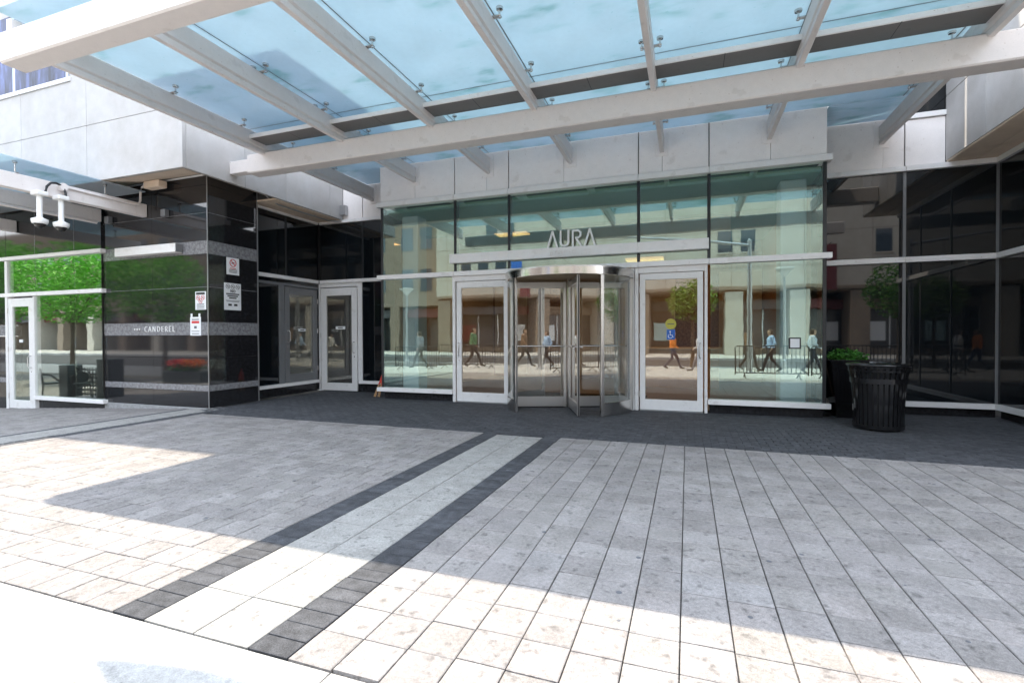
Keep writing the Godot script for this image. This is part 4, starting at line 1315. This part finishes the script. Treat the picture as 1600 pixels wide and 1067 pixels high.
# ---------------------------------------------------------------- bin, planter, stakes
func make_small_things() -> void:
	var c := thing("litter_bin", "black slatted steel litter bin on the charcoal pavers", "litter bin", Vector3(2.76, 0, -9.02))
	var liner := B.new()
	liner.lathe(Vector3.ZERO, [Vector2(0.0005, 0.05), Vector2(0.285, 0.05), Vector2(0.325, 0.70), Vector2(0.345, 0.94), Vector2(0.335, 0.94), Vector2(0.315, 0.72)], 32)
	put(c, "liner", liner.mesh(), M.black)
	var slat := B.new()
	var prof := [Vector3(0.318, 0.05, 0), Vector3(0.325, 0.40, 0), Vector3(0.352, 0.76, 0), Vector3(0.395, 0.975, 0)]
	for i in prof.size() - 1:
		var p: Vector3 = prof[i]
		var q: Vector3 = prof[i + 1]
		var m := (p + q) * 0.5
		slat.box(m, Vector3(0.009, p.distance_to(q) + 0.004, 0.045), 0.002, Basis(Vector3.FORWARD, atan2(q.x - p.x, q.y - p.y)))
	var sm := slat.mesh()
	for i in 32:
		put(c, "slat", sm, M.blackgloss, Vector3.ZERO, Vector3(0, TAU * i / 32.0, 0))
	for r in [[0.318, 0.06, 0.06], [0.362, 0.75, 0.075], [0.383, 0.90, 0.025]]:
		var g := B.new()
		g.lathe(Vector3.ZERO, [Vector2(r[0] - 0.012, r[1] - r[2] * 0.5), Vector2(r[0] + 0.010, r[1] - r[2] * 0.5), Vector2(r[0] + 0.014, r[1] + r[2] * 0.5), Vector2(r[0] - 0.008, r[1] + r[2] * 0.5)], 40)
		put(c, "hoop", g.mesh(), M.blackgloss)
	var rim := B.new()
	var cir := []
	for i in 41:
		cir.append(Vector3(cos(TAU * i / 40.0) * 0.402, 0.985, sin(TAU * i / 40.0) * 0.402))
	rim.tube(cir, 0.020, 8)
	put(c, "rim", rim.mesh(), M.blackgloss)
	var lid := B.new()
	lid.lathe(Vector3.ZERO, [Vector2(0.40, 0.992), Vector2(0.33, 1.012), Vector2(0.24, 1.016), Vector2(0.235, 1.0), Vector2(0.40, 0.98)], 36)
	put(c, "lid", lid.mesh(), M.blackgloss)
	for a in [0.5, 2.2, 3.9, 5.5]:
		var ft := B.new()
		ft.lathe(Vector3(cos(a) * 0.25, 0, sin(a) * 0.25), [Vector2(0.0005, 0.0), Vector2(0.03, 0.0), Vector2(0.03, 0.055), Vector2(0.0005, 0.055)], 10)
		put(c, "foot", ft.mesh(), M.black)
	# planter behind the bin
	var p := thing("tall_planter", "tall black planter with a leafy green plant behind the bin", "planter", Vector3(2.66, 0, -10.22))
	var pot := B.new()
	for q in [[0.20, 0.31]]:
		var lo := 0.20
		var hi := 0.30
		var a := [Vector3(-lo, 0, -lo), Vector3(lo, 0, -lo), Vector3(lo, 0, lo), Vector3(-lo, 0, lo)]
		var b := [Vector3(-hi, 0.96, -hi), Vector3(hi, 0.96, -hi), Vector3(hi, 0.96, hi), Vector3(-hi, 0.96, hi)]
		for i in 4:
			var j := (i + 1) % 4
			var mm: Vector3 = (a[i] + a[j]) * 0.5
			pot.quad(a[i], a[j], b[j], b[i], mm)
		pot.quad(a[0], a[1], a[2], a[3], Vector3.DOWN)
	put(p, "pot", pot.mesh(), M.blackgloss)
	var rm := B.new()
	for s in [-1.0, 1.0]:
		rm.box(Vector3(s * 0.30, 0.985, 0), Vector3(0.04, 0.05, 0.64), 0.005)
		rm.box(Vector3(0, 0.985, s * 0.30), Vector3(0.56, 0.05, 0.04), 0.005)
	put(p, "pot_rim", rm.mesh(), M.blackgloss)
	put(p, "soil", bmesh(Vector3(0.56, 0.02, 0.56), 0.0), M.soil, Vector3(0, 0.95, 0))
	put(p, "foliage", leaf_cloud(Vector3(0.0, 1.07, 0.0), Vector3(0.31, 0.13, 0.31), 360, 0.045, 91, Color(0.06, 0.20, 0.03)), M.leaf)
	# bundle of stakes leaning in the corner
	var s := thing("stake_bundle", "bundle of red topped wooden stakes leaning beside the glass corner", "stakes", Vector3(-6.98, 0, -10.15))
	for i in 4:
		var w := B.new()
		var foot := Vector3(-0.10 + i * 0.055, 0.005, 0.10 + 0.03 * (i % 2))
		var top := Vector3(0.06 + i * 0.022, 0.50 + 0.04 * (i % 3), -0.02 + 0.03 * (i % 2))
		w.tube([foot, foot.lerp(top, 0.55)], 0.018, 4)
		put(s, "stake", w.mesh(), M.timber)
		var r := B.new()
		r.tube([foot.lerp(top, 0.55), top], 0.022, 5, 0.017)
		put(s, "red_tip", r.mesh(), M.redlid)

func leaf_cloud(at: Vector3, rad: Vector3, count: int, size: float, sd: int, col: Color, shell := 0.35) -> ArrayMesh:
	var r := RandomNumberGenerator.new()
	r.seed = sd
	var g := B.new()
	g.use_col = true
	var nz := noise(1.1 / maxf(rad.x, 0.3), 3, sd)
	var made := 0
	var tries := 0
	while made < count and tries < count * 8:
		tries += 1
		var d := Vector3(r.randfn(), r.randfn(), r.randfn()).normalized()
		var q := d * pow(r.randf(), shell)
		var p := at + q * rad
		if nz.get_noise_3dv(p) < -0.06 and r.randf() < 0.85:
			continue
		made += 1
		var b := Basis.from_euler(Vector3(r.randf_range(-0.9, 0.9), r.randf() * TAU, r.randf_range(-0.9, 0.9)))
		var s := size * r.randf_range(0.7, 1.35)
		var k := r.randf_range(0.7, 1.3)
		g.col = Color(col.r * k, col.g * k, col.b * k * r.randf_range(0.7, 1.2))
		var a1 := p + b * Vector3(-s, 0, 0)
		var a2 := p + b * Vector3(0, 0.12 * s, -s * 0.42)
		var a3 := p + b * Vector3(s, -0.15 * s, 0)
		var a4 := p + b * Vector3(0, 0.12 * s, s * 0.42)
		g.tri(a1, a2, a3, Vector3.UP)
		g.tri(a1, a3, a4, Vector3.UP)
	return g.mesh()

# ---------------------------------------------------------------- the street behind the camera, seen in the glass
func tree(label: String, at: Vector3, h: float, rad: Vector3, count: int, sd: int, col: Color) -> void:
	var t := thing("street_tree", label, "tree", at, 0, "street trees mirrored in the glass")
	var r := RandomNumberGenerator.new()
	r.seed = sd
	var g := B.new()
	var fork := h - rad.y * 0.9
	g.tube([Vector3.ZERO, Vector3(0.03, fork * 0.5, 0.02), Vector3(0.0, fork, 0.05)], 0.05 + h * 0.016, 8, 0.035 + h * 0.009)
	for i in 7:
		var a := TAU * i / 7.0 + r.randf() * 0.5
		var e := Vector3(cos(a) * rad.x * 0.7, fork + rad.y * r.randf_range(0.4, 1.4), sin(a) * rad.z * 0.7)
		g.tube([Vector3(0, fork * 0.92, 0.05), Vector3(e.x * 0.4, lerpf(fork, e.y, 0.55), e.z * 0.4), e], 0.03 + h * 0.006, 6, 0.012)
	put(t, "trunk", g.mesh(), M.barkc)
	put(t, "crown", leaf_cloud(Vector3(0, h, 0), rad, count, 0.10, sd, col), M.leaf)

func make_street() -> void:
	var road := B.new()
	road.quad(Vector3(-120, -0.17, 4.4), Vector3(120, -0.17, 4.4), Vector3(120, -0.17, 14.2), Vector3(-120, -0.17, 14.2), Vector3.UP)
	tag(put(self, "road", road.mesh(), M.asphalt), "grey asphalt street running along the front", "", "", "structure")
	var kerb := B.new()
	kerb.box(Vector3(3, -0.10, 4.42), Vector3(60, 0.2, 0.18), 0.02)
	kerb.box(Vector3(0, -0.10, 14.1), Vector3(120, 0.2, 0.18), 0.02)
	tag(put(self, "kerb", kerb.mesh(), M.curbstone), "stone kerbs of the street", "", "", "structure")
	var fs := B.new()
	fs.quad(Vector3(-120, -0.005, 14.15), Vector3(120, -0.005, 14.15), Vector3(120, -0.005, 40), Vector3(-120, -0.005, 40), Vector3.UP)
	tag(put(self, "far_sidewalk", fs.mesh(), M.concrete), "concrete sidewalk across the street", "", "", "structure")
	# buildings across the street
	var o := thing("opposite_building", "beige concrete building with dark shop fronts across the street", "building", Vector3(0, 0, 19.5))
	bar(o, "upper_wall", Vector3(-21, 4.7, 0), Vector3(60, 12.6, 8), M.beige, 0)
	bar(o, "back_wall", Vector3(-21, 0, 5.0), Vector3(60, 4.7, 5.3), M.brownstone, 0)
	bar(o, "shop_ceiling", Vector3(-21, 4.6, 0.3), Vector3(60, 4.69, 5.0), M.brownstone, 0)
	bar(o, "cornice", Vector3(-21, 4.72, -0.12), Vector3(60, 4.95, -0.001), M.brownstone, 0.01)
	var px := [-20.3, -13.5, -9.6, -3.4, 3.2, 7.4, 11.5, 18.0, 24.0, 30.0, 36.0]
	for i in px.size():
		var x: float = px[i]
		bar(o, "pier", Vector3(x - 0.6, 0, 0.0), Vector3(x + 0.6, 4.595, 3.0), M.beige if i % 3 else M.brownstone, 0.02)
		if i == px.size() - 1:
			continue
		var w: float = px[i + 1] - x - 1.2
		var n := maxi(2, int(w / 1.5))
		for k in n:
			var a0: float = x + 0.6 + w * k / n
			bar(o, "shop_glass", Vector3(a0 + 0.05, 0.45, 2.0), Vector3(a0 + w / n - 0.05, 3.3, 2.03), M.shopdark, 0)
			bar(o, "shop_frame", Vector3(a0 - 0.04, 0.45, 1.96), Vector3(a0 + 0.04, 3.3, 2.04), M.greyframe if i % 2 else M.frame)
			if (k + i) % 3 == 0:
				bar(o, "window_poster", Vector3(a0 + 0.25, 1.0, 1.985), Vector3(a0 + w / n - 0.25, 2.4, 1.997), [M.maroon, M.timber, M.signwhite, M.tealpaint][(k + i) % 4], 0)
		bar(o, "stall_riser", Vector3(x + 0.6, 0, 1.9), Vector3(x + 0.6 + w, 0.44, 2.1), M.brownstone)
		bar(o, "shop_sign", Vector3(x + 0.6, 3.34, 1.7), Vector3(x + 0.6 + w, 4.05, 2.1), [M.inkgrey, M.maroon, M.brownstone, M.darkgreen][i % 4])
	# board marked concrete: joints and a few windows
	for i in 17:
		bar(o, "wall_joint", Vector3(-20 + i * 4.6, 4.96, -0.006), Vector3(-19.97 + i * 4.6, 12.5, 0.02), M.brownstone, 0)
	for y in [6.3, 8.9, 11.3]:
		bar(o, "wall_joint", Vector3(-21, y, -0.008), Vector3(60, y + 0.03, 0.02), M.brownstone, 0)
	for q in [[-18.6, 6.9], [-17.0, 6.9], [-15.4, 6.9], [-16.2, 9.6], [-14.6, 9.6], [2.1, 7.4], [3.6, 7.4], [12.4, 7.2], [14.0, 7.2], [20.0, 7.2]]:
		bar(o, "window", Vector3(q[0], q[1], -0.02), Vector3(q[0] + 0.95, q[1] + 1.6, 0.05), M.skyglass, 0)
		bar(o, "window_sill", Vector3(q[0] - 0.1, q[1] - 0.1, -0.08), Vector3(q[0] + 1.05, q[1] - 0.002, 0.05), M.beige)
	var o2 := thing("brick_building", "dark brown building with shaded shop windows farther up the street", "building", Vector3(0, 0, 20.5))
	bar(o2, "upper_wall", Vector3(-150, 4.2, 0), Vector3(-21.05, 13.5, 8), M.brownstone, 0)
	bar(o2, "back_wall", Vector3(-150, 0, 3.0), Vector3(-21.05, 4.2, 3.3), M.shopdark, 0)
	for i in 24:
		var x := -141.0 + i * 5.0
		bar(o2, "pier", Vector3(x - 0.5, 0, 0.0), Vector3(x + 0.5, 4.195, 2.9), M.brownstone if i % 2 else M.beige, 0.02)
		bar(o2, "shop_sign", Vector3(x + 0.5, 3.2, 0.9), Vector3(x + 4.5, 4.0, 1.2), [M.darkgreen, M.inkgrey, M.maroon][i % 3])
		for k in 2:
			bar(o2, "window", Vector3(x + 0.8 + k * 2.0, 5.6, -0.03), Vector3(x + 2.0 + k * 2.0, 7.6, 0.05), M.skyglass, 0)
			bar(o2, "window", Vector3(x + 0.8 + k * 2.0, 9.4, -0.03), Vector3(x + 2.0 + k * 2.0, 11.4, 0.05), M.skyglass, 0)
	# hanging banners
	for q in [[-13.2, "blue", "blue cloth banner hanging from the building across the street"], [9.4, "maroon", "dark red cloth banner hanging from the building across the street"]]:
		var bn := thing("wall_banner", q[2], "banner", Vector3(q[0], 6.2, 18.6))
		put(bn, "cloth", bmesh(Vector3(0.9, 3.2, 0.02), 0.0), M[q[1]])
		for y in [-1.62, 1.62]:
			var g := B.new()
			g.tube([Vector3(0, y, -0.5), Vector3(0, y, 0.9)], 0.03, 6)
			put(bn, "pole", g.mesh(), M.inkgrey)
	# lamp posts with dish heads
	var lab := ["lamp post with dish head near the kerb, mirrored in the right pane", "lamp post with dish head far up the street, mirrored in the left pane"]
	var i := 0
	for q in [Vector3(3.87, 0, 3.9), Vector3(-14.5, -0.23, 3.9)]:
		var lp := thing("street_lamp", lab[i], "street lamp", q, 0, "street lamps")
		var g := B.new()
		g.lathe(Vector3.ZERO, [Vector2(0.0005, 0), Vector2(0.11, 0.0), Vector2(0.11, 0.35), Vector2(0.07, 0.42), Vector2(0.05, 3.9), Vector2(0.0005, 3.95)], 14)
		put(lp, "post", g.mesh(), M.galv)
		var h := B.new()
		h.lathe(Vector3.ZERO, [Vector2(0.06, 3.9), Vector2(0.22, 4.12), Vector2(0.36, 4.22), Vector2(0.37, 4.27), Vector2(0.0005, 4.32)], 24)
		put(lp, "dish", h.mesh(), M.white)
		i += 1
	# lamp on a long mast arm reaching over the sidewalk; its head throws the small shadow near the kerb
	var ma := thing("mast_arm_lamp", "street lamp on a long mast arm behind the viewer", "street lamp", Vector3(2.2, 0, 0.80))
	var mp := B.new()
	mp.lathe(Vector3.ZERO, [Vector2(0.0005, 0), Vector2(0.16, 0), Vector2(0.16, 0.05), Vector2(0.11, 0.08), Vector2(0.07, 5.0), Vector2(0.0005, 5.05)], 14)
	put(ma, "post", mp.mesh(), M.galv)
	var arm := B.new()
	arm.tube([Vector3(0, 4.8, 0), Vector3(-2.4, 5.0, -1.0), Vector3(-5.85, 5.02, -2.95)], 0.06, 10, 0.03)
	put(ma, "arm", arm.mesh(), M.galv)
	var hd := B.new()
	var hb := Basis(Vector3.UP, -0.06)
	for q in 14:
		var f0 := q / 14.0
		var f1 := (q + 1) / 14.0
		var w0 := 0.17 * pow(sin(PI * pow(f0, 0.62)), 0.8)
		var w1 := 0.17 * pow(maxf(0.0, sin(PI * pow(f1, 0.62))), 0.8)
		for up in [[0.05, 1.0], [-0.05, -1.0]]:
			hd.quad(hb * Vector3(-f0 * 1.25, up[0] * w0 * 4.0, -w0), hb * Vector3(-f1 * 1.25, up[0] * w1 * 4.0, -w1), hb * Vector3(-f1 * 1.25, up[0] * w1 * 4.0, w1), hb * Vector3(-f0 * 1.25, up[0] * w0 * 4.0, w0), Vector3(0, up[1], 0))
		for sd in [-1.0, 1.0]:
			hd.quad(hb * Vector3(-f0 * 1.25, 0.2 * w0, sd * w0), hb * Vector3(-f1 * 1.25, 0.2 * w1, sd * w1), hb * Vector3(-f1 * 1.25, -0.2 * w1, sd * w1), hb * Vector3(-f0 * 1.25, -0.2 * w0, sd * w0), Vector3(0, 0, sd))
	put(ma, "lamp_head", hd.mesh(), M.galv, Vector3(-5.70, 5.02, -2.93))
	# flower trough up the street
	var ft0 := thing("flower_trough", "long trough of red and orange flowers mirrored in the granite pier", "planter", Vector3(-19.2, gy(-19.2), -0.2))
	put(ft0, "trough", bmesh(Vector3(2.2, 0.5, 0.5), 0.02), M.darkgreen, Vector3(0, 0.25, 0))
	put(ft0, "leaves", leaf_cloud(Vector3(0, 0.62, 0), Vector3(1.1, 0.2, 0.3), 900, 0.06, 41, Color(0.08, 0.25, 0.03)), M.leaf)
	put(ft0, "red_blooms", leaf_cloud(Vector3(-0.3, 0.78, 0.0), Vector3(0.9, 0.22, 0.3), 500, 0.06, 42, Color(0.75, 0.05, 0.04)), M.cloth)
	put(ft0, "orange_blooms", leaf_cloud(Vector3(0.35, 0.80, 0.0), Vector3(0.8, 0.22, 0.3), 500, 0.06, 43, Color(0.85, 0.25, 0.03)), M.cloth)
	# trees
	tree("small leafy tree mirrored in the right glass door", Vector3(0.2, 0, 6.0 - 1.9), 3.0, Vector3(1.1, 1.0, 1.1), 1500, 5, Color(0.16, 0.24, 0.04))
	tree("slim leafy tree mirrored in the revolving door", Vector3(-3.9, 0, 4.0), 3.3, Vector3(1.2, 1.3, 1.2), 1800, 6, Color(0.17, 0.22, 0.04))
	tree("broad bright green tree mirrored in the shop front glass", Vector3(-28.5, -0.6, 1.0), 4.7, Vector3(4.2, 2.0, 3.0), 9000, 7, Color(0.15, 0.42, 0.03))
	tree("second bright green tree farther up the street, mirrored beside the door", Vector3(-37.0, -0.6, 2.0), 5.2, Vector3(4.4, 2.4, 3.0), 8000, 12, Color(0.14, 0.38, 0.03))
	tree("green tree with low crown mirrored in the granite pier", Vector3(-23.6, -0.5, 2.0), 4.3, Vector3(2.2, 1.8, 2.0), 4600, 8, Color(0.20, 0.46, 0.05))
	tree("dark leafy tree mirrored in the right hand recess", Vector3(8.6, 0, 4.1), 3.4, Vector3(1.3, 1.3, 1.3), 1800, 9, Color(0.09, 0.2, 0.04))
	# crowd barriers on the sidewalk
	var proto := thing("crowd_barrier", "", "barrier", Vector3.ZERO, 0, "steel crowd barriers on the sidewalk behind the viewer")
	var fr := B.new()
	fr.tube([Vector3(-1.08, 0.12, 0), Vector3(-1.08, 1.02, 0), Vector3(-1.03, 1.07, 0), Vector3(1.03, 1.07, 0), Vector3(1.08, 1.02, 0), Vector3(1.08, 0.12, 0)], 0.021, 8)
	fr.tube([Vector3(-1.08, 0.18, 0), Vector3(1.08, 0.18, 0)], 0.017, 8)
	put(proto, "frame", fr.mesh(), M.black)
	var bt := B.new()
	bt.tube([Vector3(0, 0.18, 0), Vector3(0, 1.06, 0)], 0.011, 6)
	var bm := bt.mesh()
	for k in 17:
		put(proto, "upright", bm, M.black, Vector3(-0.96 + k * 0.12, 0, 0))
	for x in [-0.8, 0.8]:
		var ft := B.new()
		ft.tube([Vector3(x, 0.02, -0.32), Vector3(x, 0.05, -0.2), Vector3(x, 0.16, 0), Vector3(x, 0.05, 0.2), Vector3(x, 0.02, 0.32)], 0.018, 6)
		put(proto, "foot", ft.mesh(), M.black)
	var bx := [-12.0, -9.7, -7.4, -5.1, -2.8, 2.6, 4.85, 7.1]
	for k in bx.size():
		var c: Node3D = proto if k == 0 else copy(proto)
		c.position = Vector3(bx[k], gy(bx[k]), 0.62 if k < 5 else -1.5)
		c.set_meta("label", "steel crowd barrier on the sidewalk, %s in the row from the shop front" % ["first", "second", "third", "fourth", "fifth", "sixth", "seventh", "eighth"][k])
	# cafe terrace left of the frame, mirrored in the shop front
	for k in 2:
		bistro_chair(["dark bistro chair mirrored in the shop front, nearer the door", "dark bistro chair mirrored in the shop front, beside the lattice screen"][k], Vector3(-17.9 + k * 1.15, gy(-17.5), -5.35 + 0.15 * k), 0.5 - k * 1.6)
	var sc := thing("lattice_screen", "dark lattice planter screen of the cafe terrace mirrored in the glass", "screen", Vector3(-16.6, gy(-16.6), -5.1), 0.0)
	put(sc, "end_post", bmesh(Vector3(0.42, 0.95, 0.4), 0.02), M.darkgreen, Vector3(-0.85, 0.475, 0))
	put(sc, "end_post", bmesh(Vector3(0.42, 1.15, 0.4), 0.02), M.darkgreen, Vector3(0.85, 0.575, 0))
	for k in 7:
		put(sc, "lattice_slat", bmesh(Vector3(1.34, 0.035, 0.02), 0.003), M.darkgreen, Vector3(0, 0.1 + k * 0.12, 0.0))
	for k in 11:
		put(sc, "lattice_slat", bmesh(Vector3(0.035, 0.85, 0.02), 0.003), M.darkgreen, Vector3(-0.6 + k * 0.12, 0.46, 0.021))
	# people passing behind the viewer
	var folk := [
		["person in dark trousers and pale shirt striding along the sidewalk", Vector3(4.4, 0, 1.5), PI * 0.5, Color(0.45, 0.5, 0.55), Color(0.03, 0.035, 0.05)],
		["person in white shirt and grey trousers walking past the barriers", Vector3(0.5, 0, 1.5), -PI * 0.5, Color(0.6, 0.6, 0.6), Color(0.2, 0.2, 0.22)],
		["person in black jacket and tan trousers walking past the barriers", Vector3(-2.2, 0, 1.5), PI * 0.5, Color(0.03, 0.03, 0.03), Color(0.4, 0.3, 0.2)],
		["person in red top and blue jeans walking along the sidewalk", Vector3(-5.6, 0, 1.4), -PI * 0.5, Color(0.4, 0.08, 0.06), Color(0.06, 0.09, 0.2)],
		["person in brown coat standing near the lamp post", Vector3(2.4, 0, 3.0), 2.4, Color(0.16, 0.09, 0.05), Color(0.03, 0.03, 0.03)],
		["person in green shirt and dark shorts crossing the sidewalk", Vector3(-9.5, 0, 1.6), PI * 0.5, Color(0.08, 0.2, 0.1), Color(0.04, 0.04, 0.05)]]
	folk.append(["person in pale blue shirt and black trousers passing the lamp post", Vector3(3.1, 0, 1.9), -PI * 0.5, Color(0.3, 0.42, 0.6), Color(0.02, 0.02, 0.025)])
	folk.append(["person in white top and blue jeans passing the barriers", Vector3(-3.6, 0, 1.7), PI * 0.5, Color(0.65, 0.63, 0.6), Color(0.05, 0.08, 0.18)])
	folk.append(["person in orange vest walking beside the kerb", Vector3(-0.6, 0, 2.6), PI * 0.5, Color(0.7, 0.2, 0.03), Color(0.05, 0.06, 0.1)])
	folk.append(["person in grey coat walking toward the shop front", Vector3(-12.5, -0.15, 1.9), -PI * 0.5, Color(0.2, 0.2, 0.22), Color(0.1, 0.08, 0.06)])
	var shape := person_shape()
	for f in folk:
		person(f[0], f[1], f[2], f[3], f[4], shape)

func bistro_chair(label: String, at: Vector3, turn: float) -> void:
	var c := thing("bistro_chair", label, "chair", at, turn, "cafe chairs mirrored in the shop front")
	put(c, "seat", disc(0.22, 0.035), M.darkgreen, Vector3(0, 0.45, 0))
	for x in [-0.17, 0.17]:
		for z in [-0.17, 0.17]:
			var g := B.new()
			g.tube([Vector3(x, 0.44, z), Vector3(x * 1.25, 0.0, z * 1.25)], 0.014, 6)
			put(c, "leg", g.mesh(), M.black)
	var a := B.new()
	var pts := []
	for i in 15:
		var f := PI * i / 14.0
		pts.append(Vector3(cos(f) * 0.22, 0.45 + sin(f) * 0.45, -0.18 - sin(f) * 0.06))
	a.tube(pts, 0.014, 6)
	put(c, "back_frame", a.mesh(), M.black)
	var bp := B.new()
	bp.lathe(Vector3(0, 0.66, -0.22), [Vector2(0.0005, -0.01), Vector2(0.15, -0.01), Vector2(0.15, 0.01), Vector2(0.0005, 0.01)], 20, Basis(Vector3.RIGHT, PI * 0.5))
	put(c, "back_panel", bp.mesh(), M.darkgreen)
	var ar := B.new()
	for s in [-1.0, 1.0]:
		ar.tube([Vector3(s * 0.20, 0.72, -0.2), Vector3(s * 0.26, 0.68, 0.0), Vector3(s * 0.22, 0.46, 0.2)], 0.013, 6)
	put(c, "arm", ar.mesh(), M.black)

# one continuous walking figure from tapered bones, meshed as surface nets
func person_shape() -> Dictionary:
	var J := {
		"hip": Vector3(0, 0.95, 0), "chest": Vector3(0, 1.28, 0.02), "neck": Vector3(0, 1.47, 0.02), "head": Vector3(0, 1.62, 0.04), "chin": Vector3(0, 1.55, 0.075),
		"sl": Vector3(-0.17, 1.41, 0.01), "sr": Vector3(0.17, 1.41, 0.01), "el": Vector3(-0.23, 1.15, -0.10), "er": Vector3(0.23, 1.15, 0.06), "wl": Vector3(-0.24, 0.93, 0.02), "wr": Vector3(0.24, 0.95, 0.25), "fl": Vector3(-0.23, 0.82, 0.07), "fr": Vector3(0.23, 0.88, 0.34),
		"hl": Vector3(-0.09, 0.92, 0), "hr": Vector3(0.09, 0.92, 0), "kl": Vector3(-0.10, 0.50, 0.20), "kr": Vector3(0.10, 0.50, -0.02), "al": Vector3(-0.10, 0.08, 0.34), "ar": Vector3(0.10, 0.12, -0.36), "tl": Vector3(-0.11, 0.035, 0.53), "tr": Vector3(0.11, 0.03, -0.22)}
	var bones := [["hip", "chest", 0.15, 0.16], ["chest", "neck", 0.13, 0.06], ["neck", "head", 0.055, 0.10], ["head", "chin", 0.09, 0.06], ["sl", "sr", 0.07, 0.07], ["sl", "el", 0.062, 0.047], ["el", "wl", 0.046, 0.032], ["wl", "fl", 0.036, 0.022], ["sr", "er", 0.062, 0.047], ["er", "wr", 0.046, 0.032], ["wr", "fr", 0.036, 0.022],
		["hl", "kl", 0.092, 0.062], ["kl", "al", 0.060, 0.040], ["al", "tl", 0.042, 0.032], ["hr", "kr", 0.092, 0.062], ["kr", "ar", 0.060, 0.040], ["ar", "tr", 0.042, 0.032]]
	var cs := 0.025
	var lo := Vector3(-0.36, -0.04, -0.50)
	var nx := 29
	var ny := 73
	var nzc := 46
	var f := PackedFloat32Array()
	f.resize(nx * ny * nzc)
	f.fill(1.0)
	for bn in bones:
		var a: Vector3 = J[bn[0]]
		var b: Vector3 = J[bn[1]]
		var ra: float = bn[2]
		var rb: float = bn[3]
		var mg := maxf(ra, rb) + 0.08
		var mn := (a.min(b) - Vector3.ONE * mg - lo) / cs
		var mx := (a.max(b) + Vector3.ONE * mg - lo) / cs
		var ab := b - a
		var l2 := ab.length_squared()
		for z in range(maxi(0, int(mn.z)), mini(nzc, int(mx.z) + 1)):
			for y in range(maxi(0, int(mn.y)), mini(ny, int(mx.y) + 1)):
				for x in range(maxi(0, int(mn.x)), mini(nx, int(mx.x) + 1)):
					var p := lo + Vector3(x, y, z) * cs
					var t := clampf((p - a).dot(ab) / l2, 0.0, 1.0)
					var q := p - a - ab * t
					q.x *= 1.0
					var d := q.length() - lerpf(ra, rb, t)
					var i := (z * ny + y) * nx + x
					var o := f[i]
					var h := clampf(0.5 + 0.5 * (o - d) / 0.035, 0.0, 1.0)
					f[i] = lerpf(o, d, h) - 0.035 * h * (1.0 - h)
	var id := {}
	var pts := PackedVector3Array()
	for z in nzc - 1:
		for y in ny - 1:
			for x in nx - 1:
				var s := Vector3.ZERO
				var c := 0
				var vals := []
				for k in 8:
					vals.append(f[((z + (k >> 2)) * ny + y + ((k >> 1) & 1)) * nx + x + (k & 1)])
				for k in 8:
					for ax in [1, 2, 4]:
						if k & ax == 0:
							var va: float = vals[k]
							var vb: float = vals[k | ax]
							if (va < 0.0) != (vb < 0.0):
								var t: float = va / (va - vb)
								var pa := Vector3(k & 1, (k >> 1) & 1, k >> 2)
								var e := Vector3(1 if ax == 1 else 0, 1 if ax == 2 else 0, 1 if ax == 4 else 0)
								s += pa + e * t
								c += 1
				if c > 0:
					id[(z * ny + y) * nx + x] = pts.size()
					pts.append(lo + (Vector3(x, y, z) + s / c) * cs)
	var idx := PackedInt32Array()
	var off := [1, nx, nx * ny]
	for z in range(1, nzc - 1):
		for y in range(1, ny - 1):
			for x in range(1, nx - 1):
				var i := (z * ny + y) * nx + x
				for ax in 3:
					var j: int = i + off[ax]
					if (f[i] < 0.0) != (f[j] < 0.0):
						var u: int = off[(ax + 1) % 3]
						var w: int = off[(ax + 2) % 3]
						var q := [i - u - w, i - w, i, i - u]
						if not (id.has(q[0]) and id.has(q[1]) and id.has(q[2]) and id.has(q[3])):
							continue
						var a: int = id[q[0]]
						var b: int = id[q[1]]
						var c: int = id[q[2]]
						var d: int = id[q[3]]
						if f[i] < 0.0:
							idx.append_array([a, c, b, a, d, c])
						else:
							idx.append_array([a, b, c, a, c, d])
	var nrm := PackedVector3Array()
	nrm.resize(pts.size())
	for k in range(0, idx.size(), 3):
		var m := (pts[idx[k + 2]] - pts[idx[k]]).cross(pts[idx[k + 1]] - pts[idx[k]])
		for e in 3:
			nrm[idx[k + e]] += m
	for k in nrm.size():
		nrm[k] = nrm[k].normalized()
	return {"p": pts, "n": nrm, "i": idx}

func person(label: String, at: Vector3, turn: float, top: Color, legs: Color, sh: Dictionary) -> void:
	var col := PackedColorArray()
	for p in sh.p:
		var c := legs
		if p.y > 1.50:
			c = Color(0.45, 0.28, 0.20) if p.z > 0.06 and p.y < 1.66 else Color(0.04, 0.025, 0.015)
		elif p.y > 1.46 and absf(p.x) < 0.09:
			c = Color(0.45, 0.28, 0.20)
		elif p.y > 0.96 or (absf(p.x) > 0.19 and p.y > 0.95):
			c = top
		elif absf(p.x) > 0.19:
			c = Color(0.45, 0.28, 0.20)
		elif p.y < 0.09:
			c = Color(0.03, 0.03, 0.03)
		col.append(c)
	var a := []
	a.resize(Mesh.ARRAY_MAX)
	a[Mesh.ARRAY_VERTEX] = sh.p
	a[Mesh.ARRAY_NORMAL] = sh.n
	a[Mesh.ARRAY_COLOR] = col
	a[Mesh.ARRAY_INDEX] = sh.i
	var m := ArrayMesh.new()
	m.add_surface_from_arrays(Mesh.PRIMITIVE_TRIANGLES, a)
	var o := put(self, "person", m, M.cloth, at, Vector3(0, turn, 0))
	o.scale = Vector3.ONE * (0.94 + 0.03 * (label.length() % 5))
	tag(o, label, "person", "people walking on the sidewalk behind the viewer")
